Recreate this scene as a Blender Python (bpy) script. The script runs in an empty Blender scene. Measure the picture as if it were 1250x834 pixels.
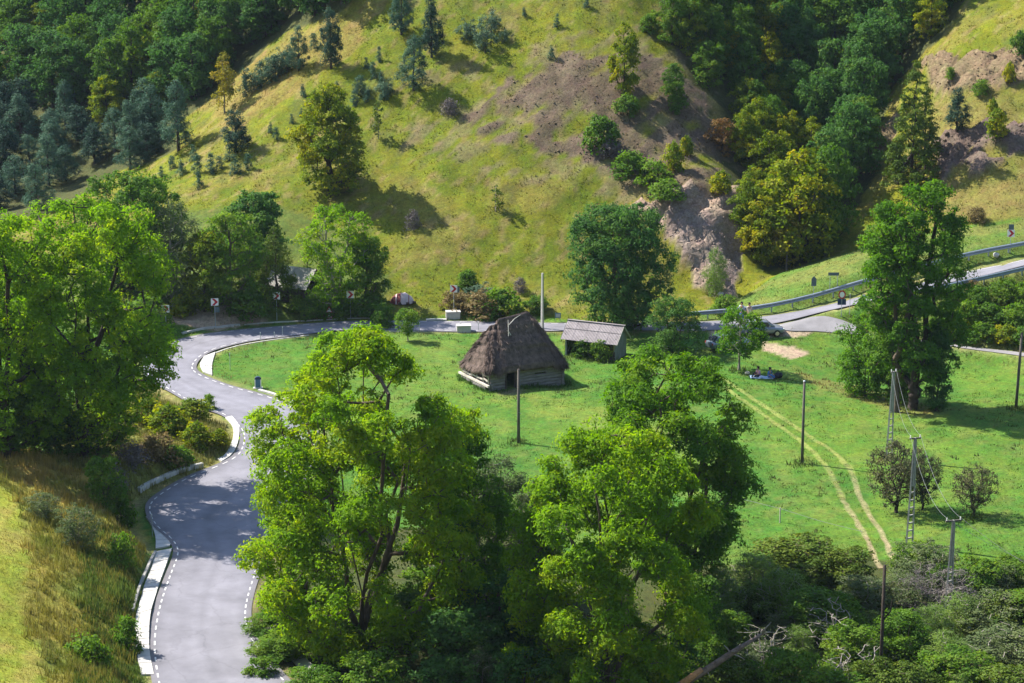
import bpy, bmesh, math, random
import numpy as np
from mathutils import Vector, Matrix

random.seed(7)
scene = bpy.context.scene
COL = scene.collection

# ------------------------------------------------------------------ camera, sky, sun, exposure
CAM_H, PITCH, LENS = 54.0, math.radians(14.0), 85.0
FPX = 1250 * LENS / 36.0
cd = bpy.data.cameras.new("camera"); cam = bpy.data.objects.new("camera", cd); COL.objects.link(cam)
cam.location = (0, 0, CAM_H); cam.rotation_euler = (math.pi / 2 - PITCH, 0, 0)
cd.lens = LENS; cd.sensor_width = 36.0; cd.clip_start = 0.5; cd.clip_end = 3000
scene.camera = cam
SUN_EL, SUN_AZ = math.radians(46), math.atan2(-0.88, 0.47)      # azimuth from +Y towards +X; the sun stands behind the left hill
world = bpy.data.worlds.new("World"); scene.world = world; world.use_nodes = True
nt = world.node_tree; bg = nt.nodes["Background"]
sky = nt.nodes.new("ShaderNodeTexSky"); sky.sky_type = 'NISHITA'; sky.sun_disc = False
sky.sun_elevation = SUN_EL; sky.sun_rotation = SUN_AZ; sky.air_density = 1.0; sky.dust_density = 0.6
nt.links.new(sky.outputs[0], bg.inputs[0]); bg.inputs[1].default_value = 0.12
sd = bpy.data.lights.new("sun", 'SUN'); sd.energy = 5.0; sd.angle = math.radians(0.5); sd.color = (1.0, 0.94, 0.84)
sun = bpy.data.objects.new("sun", sd); COL.objects.link(sun)
SD = Vector((math.sin(SUN_AZ) * math.cos(SUN_EL), math.cos(SUN_AZ) * math.cos(SUN_EL), math.sin(SUN_EL)))
sun.rotation_euler = SD.to_track_quat('Z', 'Y').to_euler(); sun.location = (-60, 200, 120)
scene.view_settings.view_transform = 'Standard'; scene.view_settings.look = 'None'
scene.view_settings.exposure = 1.25; scene.view_settings.gamma = 1.0
scene.view_settings.use_curve_mapping = False
scene.render.engine = 'CYCLES'
scene.cycles.max_bounces = 6; scene.cycles.diffuse_bounces = 3; scene.cycles.transmission_bounces = 3
scene.cycles.transparent_max_bounces = 4; scene.cycles.caustics_reflective = False; scene.cycles.caustics_refractive = False

# ------------------------------------------------------------------ noise, projection
_tab = np.random.RandomState(11).rand(256, 256)
def vnoise(x, y, s=0):
    x = np.asarray(x, float) + 37.3 * s + 1000; y = np.asarray(y, float) + 91.7 * s + 1000
    xi = np.floor(x).astype(int); yi = np.floor(y).astype(int); fx = x - xi; fy = y - yi
    fx = fx * fx * (3 - 2 * fx); fy = fy * fy * (3 - 2 * fy)
    a = _tab[xi % 256, yi % 256]; b = _tab[(xi + 1) % 256, yi % 256]
    c = _tab[xi % 256, (yi + 1) % 256]; d = _tab[(xi + 1) % 256, (yi + 1) % 256]
    return (a * (1 - fx) + b * fx) * (1 - fy) + (c * (1 - fx) + d * fx) * fy
def fbm(x, y, s=0, o=4):
    t = 0; a = 0.5
    for i in range(o):
        t = t + a * vnoise(x * 2 ** i, y * 2 ** i, s + i); a *= 0.5
    return t / (1 - 0.5 ** o)
SP, CP = math.sin(PITCH), math.cos(PITCH)
def project(X, Y, Z):
    dz = Z - CAM_H; dep = Y * CP - dz * SP; up = Y * SP + dz * CP
    return 625 + FPX * X / dep, 417 - FPX * up / dep, dep
def ray(u, v):
    xc = (u - 625) / FPX; yc = (417 - v) / FPX
    return xc, CP + yc * SP, -SP + yc * CP
def atY(u, v, Y):
    a, b, c = ray(u, v); t = Y / b
    return a * t, Y, CAM_H + c * t
def atZ(u, v, z):
    a, b, c = ray(u, v); t = (z - CAM_H) / c
    return a * t, b * t, z

# ------------------------------------------------------------------ terrain heights (thin plate spline through surveyed points)
PZ = [(640,470,0),(450,420,.3),(900,470,.3),(1110,500,.3),(1240,500,.5),(1100,600,0),(900,600,-.3),(700,600,-.2),(1250,640,.2),
 (1000,660,-.3),(600,405,.2),(480,404,.2),(760,440,.1),(400,460,.1),(300,450,0),(225,440,0),(180,450,.1),(280,510,0),(330,540,-.1),
 (240,610,-.1),(250,690,0),(250,780,.2),(260,860,.3),(450,700,-.7),(650,680,-.8),(850,720,-1),(1050,740,-1),(1250,720,-.5),
 (450,834,-1),(650,834,-1.4),(900,834,-1),(1150,834,-.9),(1320,834,0),(500,1000,-3),(900,1000,-4),(1250,1000,-2),(300,1000,.5),
 (240,520,.3),(190,545,.4),(60,440,.5),(-40,430,1),(-140,430,2),(250,380,1.3),(150,380,1.6),(340,375,1.2),(430,372,1),(500,372,1),
 (560,372,.8),(640,372,.8),(700,372,1),(780,375,1.1),(850,378,1.0),(600,394,.2),(700,396,.3),(400,395,.2),(1250,433,.8),(1150,418,.8),
 (1350,450,1),(1020,398,1.1),(960,410,.8),(800,399,.5),(1400,600,.6),
 (0,552,3.6),(100,562,2.5),(150,612,1.5),(100,600,2.7),(50,600,3.5),(0,600,4.1),(150,700,1.2),(160,780,.8),(100,700,2.4),(50,700,3.6),
 (0,700,4.4),(-80,700,5.5),(-80,600,5.2),(0,834,4.6),(100,834,2.6),(165,834,1.0),(-100,834,6),(0,1000,4.5),(150,1000,2)]
PY = [(600,300,236),(600,200,247),(600,100,258),(600,0,270),(600,-80,280),(800,300,236),(800,200,246),(800,100,256),(800,0,267),(800,-80,277),
 (450,340,232),(450,250,244),(450,150,256),(450,50,268),(450,-30,279),(300,340,231),(300,250,246),(300,180,258),(300,120,269),(300,60,285),(300,0,296),
 (150,330,232),(150,260,250),(150,200,272),(150,120,288),(150,0,315),(0,330,233),(0,260,262),(0,180,285),(0,90,305),(0,0,330),
 (-150,330,236),(-150,260,268),(-150,100,310),(-150,0,340),
 (860,340,232.5),(860,270,237.5),(860,228,240.5),(860,120,256),(860,0,270),(950,330,234.5),(950,250,246),(950,150,268),(950,50,284),(950,-40,298),
 (1060,285,240),(1060,200,254),(1060,100,275),(1060,0,292),(1160,240,240),(1160,150,250),(1160,60,264),(1160,0,275),
 (1250,240,236),(1250,150,246),(1250,60,257),(1250,0,268),(1400,100,250),(1400,0,262),(1400,240,236),
 (1250,272,232),(1180,282,232),(1050,308,230),(960,333,230),(885,370,227.5),(1400,265,232),
 (1250,320,225),(1177,336,223.5),(1110,347,222),(1058,364,221),(1000,378,220.5),(930,391,219.5),(1400,290,228),
 (1250,360,220),(1250,400,213),(1200,385,216),(1150,390,215)]
P = [atZ(*p) for p in PZ] + [atY(*p) for p in PY] + [(-38,182,.9),(-45,197,.9),(-31,186,.4),(-55,185,1.5),(-65,165,6)]
P = np.array(P); CX, CY, SC = 0.0, 200.0, 60.0
def _tps_k(r2): return np.where(r2 > 1e-12, 0.5 * r2 * np.log(np.maximum(r2, 1e-12)), 0)
_px = (P[:, 0] - CX) / SC; _py = (P[:, 1] - CY) / SC; n = len(P)
K = _tps_k((_px[:, None] - _px) ** 2 + (_py[:, None] - _py) ** 2) + np.eye(n) * 2e-4
A = np.zeros((n + 3, n + 3)); A[:n, :n] = K; Q = np.stack([np.ones(n), _px, _py], 1); A[:n, n:] = Q; A[n:, :n] = Q.T
W = np.linalg.solve(A, np.concatenate([P[:, 2], np.zeros(3)]))
def tps(X, Y):
    x = (np.clip(X, -95, 95) - CX) / SC; y = (np.clip(Y, 96, 350) - CY) / SC
    o = W[n] + W[n + 1] * x + W[n + 2] * y
    for i in range(n):
        o = o + W[i] * _tps_k((x - _px[i]) ** 2 + (y - _py[i]) ** 2)
    return o

gx = np.concatenate([np.linspace(-600, -100, 14)[:-1], np.arange(-100, 100.01, 0.5), np.linspace(100, 600, 14)[1:]])
gy = np.concatenate([np.linspace(-200, 95, 24)[:-1], np.arange(95, 350.01, 0.5), np.linspace(350, 900, 16)[1:]])
GX, GY = np.meshgrid(gx, gy)
GZ = tps(GX, GY)
GZ = GZ + np.clip(GY - 350, 0, None) * 0.25                       # the hills go on rising behind
near = 50 - 0.55 * GY
GZ = np.where(GY < 130, np.maximum(GZ, near), GZ)                # the hill the photographer stands on
NX, NY = len(gx), len(gy)
GU, GV, GD = project(GX, np.maximum(GY, 20), GZ)

def pip(poly, u, v):
    inside = np.zeros(u.shape, bool); j = len(poly) - 1
    for i in range(len(poly)):
        xi, yi = poly[i]; xj, yj = poly[j]
        c = ((yi > v) != (yj > v)) & (u < (xj - xi) * (v - yi) / (yj - yi + 1e-9) + xi)
        inside ^= c; j = i
    return inside
nu = (fbm(GX / 3, GY / 3, 3) - .5) * 34; nv = (fbm(GX / 3, GY / 3, 8) - .5) * 22
def zone(poly, amp=1.0): return pip(poly, GU + nu * amp, GV + nv * amp).astype(float)
FAR = GY > 224
hill = zone([(-400,-400),(1700,-400),(1700,262),(1250,268),(1180,276),(1050,302),(960,330),(850,392),(700,388),(560,384),(440,386),(330,388),(225,395),(-400,400)], .3) * (GY > 215)
hill = np.where(GY > 350, 1, hill)
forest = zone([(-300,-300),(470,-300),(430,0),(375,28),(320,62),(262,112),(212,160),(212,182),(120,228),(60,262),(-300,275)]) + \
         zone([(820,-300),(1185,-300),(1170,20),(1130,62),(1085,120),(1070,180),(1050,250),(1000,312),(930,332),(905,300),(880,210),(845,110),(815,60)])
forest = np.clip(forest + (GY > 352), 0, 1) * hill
roadside = zone([(60,300),(200,262),(330,250),(430,280),(475,350),(470,384),(330,388),(222,395),(60,400)], .4) * hill
scree = zone([(575,135),(625,98),(700,66),(790,55),(850,110),(880,200),(850,232),(760,228),(700,190),(640,172),(575,165)], 1.2)
scree = scree * np.clip((fbm((GX + .6 * GY) / 3.0, (GY - .6 * GX) / 1.6, 21) - .33) * 7, 0, 1) * hill
scree2 = zone([(470,120),(600,60),(760,20),(860,60),(905,210),(850,250),(700,240),(560,200),(480,190)], 1.8) * np.clip((fbm((GX + .6 * GY) / 2.4, (GY - .6 * GX) / 1.2, 22) - .54) * 9, 0, .55) * hill
rock = zone([(765,262),(770,243),(800,250),(835,228),(905,236),(908,300),(895,372),(850,352),(822,300),(800,275)], .5) * hill
rock2 = np.clip(zone([(1120,82),(1180,72),(1260,50),(1300,95),(1190,112),(1150,118)], .6) + zone([(1045,205),(1072,165),(1098,140),(1092,165),(1070,205)], .3) + zone([(700,250),(770,232),(780,245),(720,262)], .3) * 0, 0, 1) * hill
rock3 = zone([(1140,165),(1200,150),(1300,130),(1300,160),(1185,222),(1150,226)], .9) * (fbm(GX / 2, GY / 2, 5) > .42) * hill
rdry = zone([(1120,120),(1300,95),(1300,268),(1180,276),(1140,282)], .8) * hill
left = zone([(-400,520),(0,536),(100,552),(150,590),(178,640),(160,760),(170,900),(150,1200),(-400,1200)], .5) * (GY < 172)
left = np.where((GX < -22) & (GY < 130), 1, left)
mown = zone([(-400,590),(0,590),(28,620),(38,700),(30,760),(60,834),(80,1200),(-400,1200)], .6) * left
gully = zone([(140,470),(205,468),(262,500),(284,520),(284,548),(262,562),(150,596),(60,560),(40,500)], .4) * (GY > 165) * (GY < 205)
mound = zone([(845,392),(960,332),(1050,304),(1180,279),(1300,262),(1300,320),(1177,328),(1035,362),(933,388),(870,396)], .25) * (GY > 215)
rbank = zone([(1060,378),(1177,350),(1320,325),(1320,438),(1250,430),(1150,416),(1060,400)], .3) * (GY > 205)
dirt = zone([(862,398),(985,400),(1010,404),(985,409),(920,414),(866,412)], .25) + zone([(930,418),(960,420),(990,431),(968,437),(935,429)], .35) + \
       zone([(196,392),(215,378),(300,376),(325,390),(262,398)], .35) * (GY > 218)
dirt = np.clip(dirt, 0, 1)
verge = zone([(970,452),(1000,462),(1080,480),(1150,500),(1140,512),(1070,495),(1000,475)], .5) * .8 + zone([(680,405),(700,404),(712,420),(690,425)], .3) * .8
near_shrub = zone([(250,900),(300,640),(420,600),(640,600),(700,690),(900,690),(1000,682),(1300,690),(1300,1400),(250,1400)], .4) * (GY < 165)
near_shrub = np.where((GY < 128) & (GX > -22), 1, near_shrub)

def mixc(c, w, col):
    w = np.clip(w, 0, 1)[..., None]; return c * (1 - w) + np.array(col) * w
C = np.zeros(GX.shape + (3,)) + np.array((0.056, 0.132, 0.013))
n1 = fbm(GX / 9, GY / 14, 31); n2 = fbm(GX / 2.4, GY / 3.6, 41); n3 = fbm(GX / 5, GY / 5, 51)
C = mixc(C, np.clip((n1 - .47) * 4, 0, .6), (0.092, 0.155, 0.016)); C = mixc(C, np.clip((fbm(GX / 4 + GY / 9, GY / 4 - GX / 12, 32) - .55) * 6, 0, .5), (0.042, 0.108, 0.012)); C = mixc(C, np.clip((fbm(GX / 1.1, GY / 1.4, 34) - .6) * 6, 0, .35), (0.13, 0.15, 0.035))
C = mixc(C, np.clip((n2 - .60) * 3, 0, .35), (0.13, 0.175, 0.03))
C = mixc(C, zone([(640,478),(700,488),(800,520),(900,560),(880,590),(760,540),(640,500)], 1) * .35, (0.16, 0.19, 0.03))
hc = np.zeros(C.shape) + np.array((0.116, 0.130, 0.005))
hc = mixc(hc, np.clip((n1 - .42) * 3.0, 0, .75), (0.088, 0.118, 0.006))
hc = mixc(hc, np.clip((n3 - .53) * 4.5, 0, .4), (0.19, 0.14, 0.04))
hc = mixc(hc, np.clip((n2 - .52) * 4, 0, .6), (0.135, 0.142, 0.007))
hc = mixc(hc, (fbm(GX / 1.3, GY / 2, 77) > .67) * .4, (0.085, 0.085, 0.03)); hc = mixc(hc, (fbm(GX / .8, GY / 1.1, 87) > .66) * .55, (0.20, 0.15, 0.06))
hc = mixc(hc, zone([(225,130),(330,60),(420,0),(470,-80),(520,-80),(430,60),(360,110),(290,160)], 1.2) * np.clip(n2 * 1.1, 0, .55), (0.20, 0.14, 0.045))
C = mixc(C, hill, (0, 0, 0)) + hc * hill[..., None]
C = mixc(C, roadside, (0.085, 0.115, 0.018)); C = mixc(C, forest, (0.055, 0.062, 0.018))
C = mixc(C, rdry * np.clip(n3 * 1.3, .3, .85), (0.15, 0.125, 0.035))
C = mixc(C, scree2 * .8, (0.16, 0.115, 0.085)); C = mixc(C, scree * .88, (0.098, 0.069, 0.050)); C = mixc(C, scree * np.clip((n2 - .5) * 4, 0, .7), (0.135, 0.10, 0.068))
C = mixc(C, rock, (0.26, 0.19, 0.14)); C = mixc(C, rock * np.clip((n2 - .5) * 5, 0, .8), (0.19, 0.15, 0.13))
C = mixc(C, rock2 * .85, (0.165, 0.115, 0.075)); C = mixc(C, rock3, (0.12, 0.088, 0.07))
lc = np.zeros(C.shape) + np.array((0.21, 0.19, 0.03)); lc = mixc(lc, np.clip((n3 - .43) * 4, 0, .9), (0.30, 0.21, 0.05)); lc = mixc(lc, np.clip((n2 - .5) * 4, 0, .7), (0.11, 0.15, 0.02))
lc = mixc(lc, mown, (0.20, 0.225, 0.022)); lc = mixc(lc, mown * np.clip((fbm(GX / 1.2, GY / 4, 91) - .5) * 5, 0, .7), (0.27, 0.23, 0.05))
C = mixc(C, left, (0, 0, 0)) + lc * left[..., None]
C = mixc(C, gully * .95, (0.15, 0.15, 0.03)); C = mixc(C, mound, (0.082, 0.135, 0.02)); C = mixc(C, mound * np.clip((fbm((GX + 2 * GY) / 5, (GY - .4 * GX) / 2, 35) - .42) * 4, 0, .8), (0.14, 0.155, 0.035))
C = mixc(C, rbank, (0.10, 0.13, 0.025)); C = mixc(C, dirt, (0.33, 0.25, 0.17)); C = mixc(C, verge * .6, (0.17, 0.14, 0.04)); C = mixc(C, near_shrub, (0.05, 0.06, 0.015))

rk = np.clip(scree * .22 + rock + rock2 * .8 + rock3 * .7, 0, 1)
ridge = 1 - np.abs(2 * fbm((GX + .5 * GY) / 3.2, (GY - .5 * GX) / 1.8, 61, 5) - 1) * 2.6
GZ = GZ + hill * (fbm(GX / 6, GY / 6, 71) - .5) * 1.1 + hill * (1 - forest) * (fbm(GX / 1.4, GY / 1.4, 72) - .5) * .42
GZ = GZ + rk * ridge * 1.1 + rk * (vnoise(GX * 1.7, GY * 1.7, 73) - .5) * 0.6
GZ = GZ + left * (1 - mown) * (fbm(GX / 2, GY / 2, 74) - .5) * .8 + gully * (fbm(GX / 2.5, GY / 2.5, 75) - .4) * 1.0
GZ = GZ + rbank * (fbm(GX / 1.5, GY / 1.5, 76) - .5) * .7 + (fbm(GX / 5, GY / 5, 79) - .5) * .16
GZ = GZ + dirt * (vnoise(GX * 1.7, GY * 1.7, 78) - .5) * .25

fx0, fy0 = 13, 23                                               # start of the fine core in the grids
def height(X, Y):
    X = np.asarray(X, float); Y = np.asarray(Y, float)
    i = np.clip((X + 100) / .5, 0, 399.999); j = np.clip((Y - 95) / .5, 0, 509.999)
    a = np.floor(i).astype(int); b = np.floor(j).astype(int); fi = i - a; fj = j - b; a = a + fx0; b = b + fy0
    return (GZ[b, a] * (1 - fi) + GZ[b, a + 1] * fi) * (1 - fj) + (GZ[b + 1, a] * (1 - fi) + GZ[b + 1, a + 1] * fi) * fj
def gat(F, X, Y):
    a = np.clip(np.round((np.asarray(X) + 100) / .5), 0, 400).astype(int) + fx0; b = np.clip(np.round((np.asarray(Y) - 95) / .5), 0, 510).astype(int) + fy0
    return F[b, a]
_ys = np.arange(97, 348, .25)
def pix(u, v):
    a, b, c = ray(u, v); t = _ys / b; X = a * t; Z = CAM_H + c * t
    d = Z - height(X, _ys); k = np.argmax(d < 0)
    if d[k] >= 0: k = len(_ys) - 1
    k = max(k, 1); f = d[k - 1] / (d[k - 1] - d[k] + 1e-9); Y = _ys[k - 1] + f * .25
    X = a * Y / b
    return Vector((X, Y, float(height(X, Y))))
def ppm(p): return FPX / project(p[0], p[1], p[2])[2]

# ------------------------------------------------------------------ road bed
def catmull(pts, step=.5):
    pts = [np.array(p, float) for p in pts]; pts = [2 * pts[0] - pts[1]] + pts + [2 * pts[-1] - pts[-2]]; out = []
    for i in range(1, len(pts) - 2):
        p0, p1, p2, p3 = pts[i - 1:i + 3]; m = max(2, int(np.linalg.norm(p2[:2] - p1[:2]) / step))
        for k in range(m):
            t = k / m
            out.append(.5 * ((2 * p1) + (-p0 + p2) * t + (2 * p0 - 5 * p1 + 4 * p2 - p3) * t * t + (-p0 + 3 * p1 - 3 * p2 + p3) * t ** 3))
    out.append(pts[-2]); return np.array(out)
ROAD = [((1420,278),(1420,296)),((1330,292),(1330,312)),((1250,310),(1250,331)),((1177,325),(1177,348)),((1110,340),(1110,361)),((1058,352),(1058,377)),((1000,370),(1003,387)),
 ((933,384),(940,399)),((870,391),(870,404)),((800,392),(800,405)),((690,393.5),(690,405)),((600,392),(600,404.5)),((520,390),(520,404)),((430,389.5),(430,403.5)),
 ((385,391.5),(385,408)),((340,395),(345,413)),((265,401.5),(300,420)),((225,408.5),(262,430)),((192,420),(246,439)),((174,438),(240,447)),((178,461),(243,454)),
 ((207,478),(257,461)),((240,493),(284,471)),((266,504),(315,479)),((284,514),(350,491)),((293,530),(385,518)),((285,552),(388,553)),((262,562),(374,590)),
 ((225,572),(353,618)),((194,582),(339,640)),((178,593),(334,652)),((177,608),(331,662)),((186,627),(328,672)),((203,645),(325,682)),((211,660),(321,695)),
 ((208,675),(316,712)),((201,693),(311,728)),((189,724),(307,752)),((182,754),(310,775)),((180,778),(318,790)),((182,805),(331,808)),((190,840),(352,838)),((210,890),(385,885)),((235,950),(420,945))]
pa = [pix(*a) for a, b in ROAD]; pb = [pix(*b) for a, b in ROAD]
# one parameter for both edges
st = [np.concatenate([np.array(a), np.array(b)]) for a, b in zip(pa, pb)]
RS = catmull(st, .6)
for _ in range(2): RS[1:-1] = RS[1:-1] * .5 + (RS[:-2] + RS[2:]) * .25
RC = (RS[:, :2] + RS[:, 3:5]) / 2; RH = np.linalg.norm(RS[:, :2] - RS[:, 3:5], axis=1) / 2
rz = height(RC[:, 0], RC[:, 1]);
for _ in range(30): rz[1:-1] = rz[1:-1] * .5 + (rz[:-2] + rz[2:]) * .25
SIDE = [((925,391),(925,402)),((985,395),(985,403.5)),((1040,401),(1040,409)),((1090,408.5),(1090,416.5)),((1150,416.5),(1150,424.5)),((1200,422),(1200,430.5)),((1250,428.5),(1250,437)),((1330,440),(1330,448)),((1420,452),(1420,460))]
sa = [pix(*a) for a, b in SIDE]; sb = [pix(*b) for a, b in SIDE]
SS = catmull([np.concatenate([np.array(a), np.array(b)]) for a, b in zip(sa, sb)], .8)
SCn = (SS[:, :2] + SS[:, 3:5]) / 2; SH = np.linalg.norm(SS[:, :2] - SS[:, 3:5], axis=1) / 2
sz = height(SCn[:, 0], SCn[:, 1])
for _ in range(10): sz[1:-1] = sz[1:-1] * .5 + (sz[:-2] + sz[2:]) * .25
def carve(Cn, Hw, z, depth=.10, blend=2.2):
    global GZ, C
    m = (GX > Cn[:, 0].min() - 9) & (GX < Cn[:, 0].max() + 9) & (GY > Cn[:, 1].min() - 9) & (GY < Cn[:, 1].max() + 9) & (np.abs(GX) <= 100)
    idx = np.argwhere(m); px = GX[m]; py = GY[m]; best = np.full(px.shape, 1e9); bz = np.zeros(px.shape)
    for k in range(len(Cn)):
        d = np.hypot(px - Cn[k, 0], py - Cn[k, 1]) - Hw[k]; q = d < best; best[q] = d[q]; bz[q] = z[k]
    w = np.clip(1 - (best - .35) / blend, 0, 1); w = w * w * (3 - 2 * w)
    GZ[m] = GZ[m] * (1 - w) + (bz - depth) * w
    wc = np.clip(1 - np.abs(best) / .9, 0, 1)[:, None] * (.35 + .65 * vnoise(px, py, 5)[:, None]) * .8
    C[m] = C[m] * (1 - wc) + np.array((0.26, 0.21, 0.10)) * wc
    return m, best
carve(SCn, SH, sz, .06, 1.2)
carve(RC, RH, rz, .09, 2.0)
ROADD = np.full(GX.shape, 1e9)
for k in range(0, len(RC), 2):
    s = (slice(None)); ROADD = np.minimum(ROADD, np.hypot(GX - RC[k, 0], GY - RC[k, 1]) - RH[k])
for k in range(0, len(SCn), 2): ROADD = np.minimum(ROADD, np.hypot(GX - SCn[k, 0], GY - SCn[k, 1]) - SH[k])
# the hut sits on a small knoll that drops at two of its corners
HUT0 = pix(600, 477)
_dd = np.hypot(GX - HUT0.x - 1.5, GY - HUT0.y + .1); C = mixc(C, np.clip(1.3 - _dd / 1.3, 0, .8) * (vnoise(GX * 2, GY * 2, 3) > .3), (0.17, 0.13, 0.075))
def dip(X, Y, a, s):
    global GZ
    GZ -= a * np.exp(-((GX - X) ** 2 + (GY - Y) ** 2) / (2 * s * s))
dip(HUT0.x + 6.4, HUT0.y + 2.6, .5, 1.6)

# ------------------------------------------------------------------ materials
def nodes(m): m.use_nodes = True; return m.node_tree, m.node_tree.nodes, m.node_tree.links
def mat(name, col, rough=.8, var=.25, scale=3.0, bump=.3, bscale=12.0, metal=0.0, col2=None, spec=.3, coord='Object', stretch=None):
    m = bpy.data.materials.new(name); t, N, L = nodes(m); p = N["Principled BSDF"]
    p.inputs["Roughness"].default_value = rough; p.inputs["Metallic"].default_value = metal; p.inputs["Specular IOR Level"].default_value = spec
    tc = N.new("ShaderNodeTexCoord"); src = tc.outputs[coord]
    if stretch:
        mp = N.new("ShaderNodeMapping"); mp.inputs["Scale"].default_value = stretch; L.new(src, mp.inputs[0]); src = mp.outputs[0]
    nz = N.new("ShaderNodeTexNoise"); nz.inputs["Scale"].default_value = scale; nz.inputs["Detail"].default_value = 6; nz.inputs["Roughness"].default_value = .65; L.new(src, nz.inputs["Vector"])
    rp = N.new("ShaderNodeValToRGB"); c2 = col2 or tuple(c * (1 - var) for c in col); c3 = tuple(min(1, c * (1 + var)) for c in col)
    rp.color_ramp.elements[0].position = .32; rp.color_ramp.elements[0].color = (*c2, 1); rp.color_ramp.elements[1].position = .68; rp.color_ramp.elements[1].color = (*c3, 1)
    L.new(nz.outputs["Fac"], rp.inputs[0]); L.new(rp.outputs[0], p.inputs["Base Color"])
    if bump:
        n2 = N.new("ShaderNodeTexNoise"); n2.inputs["Scale"].default_value = bscale; n2.inputs["Detail"].default_value = 5; L.new(src, n2.inputs["Vector"])
        b = N.new("ShaderNodeBump"); b.inputs["Strength"].default_value = bump; b.inputs["Distance"].default_value = .05
        L.new(n2.outputs["Fac"], b.inputs["Height"]); L.new(b.outputs[0], p.inputs["Normal"])
    return m
def leafmat(name, c0, c1, c2, trans=.35):
    """c0..c2: colours over the leaf tint attribute (young to old, green to turning)"""
    m = bpy.data.materials.new(name); t, N, L = nodes(m); p = N["Principled BSDF"]; out = N["Material Output"]
    a = N.new("ShaderNodeAttribute"); a.attribute_name = "tint"
    oi = N.new("ShaderNodeObjectInfo"); ma = N.new("ShaderNodeMath"); ma.operation = 'MULTIPLY_ADD'; ma.inputs[1].default_value = .30; L.new(oi.outputs["Random"], ma.inputs[0])
    s = N.new("ShaderNodeMath"); s.operation = 'SUBTRACT'; s.inputs[1].default_value = .15; L.new(a.outputs["Fac"], s.inputs[0]); L.new(s.outputs[0], ma.inputs[2])
    rp = N.new("ShaderNodeValToRGB"); e = rp.color_ramp.elements; e[0].position = 0.05; e[0].color = (*c0, 1); e[1].position = .95; e[1].color = (*c2, 1)
    k = e.new(.5); k.color = (*c1, 1); L.new(ma.outputs[0], rp.inputs[0]); L.new(rp.outputs[0], p.inputs["Base Color"])
    p.inputs["Roughness"].default_value = .7; p.inputs["Specular IOR Level"].default_value = .12
    tr = N.new("ShaderNodeBsdfTranslucent"); hs = N.new("ShaderNodeHueSaturation"); hs.inputs["Hue"].default_value = .497; hs.inputs["Saturation"].default_value = 1.1; hs.inputs["Value"].default_value = 1.5
    L.new(rp.outputs[0], hs.inputs["Color"]); L.new(hs.outputs[0], tr.inputs[0])
    mx = N.new("ShaderNodeMixShader"); mx.inputs[0].default_value = trans; L.new(p.outputs[0], mx.inputs[1]); L.new(tr.outputs[0], mx.inputs[2]); L.new(mx.outputs[0], out.inputs[0])
    return m
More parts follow.
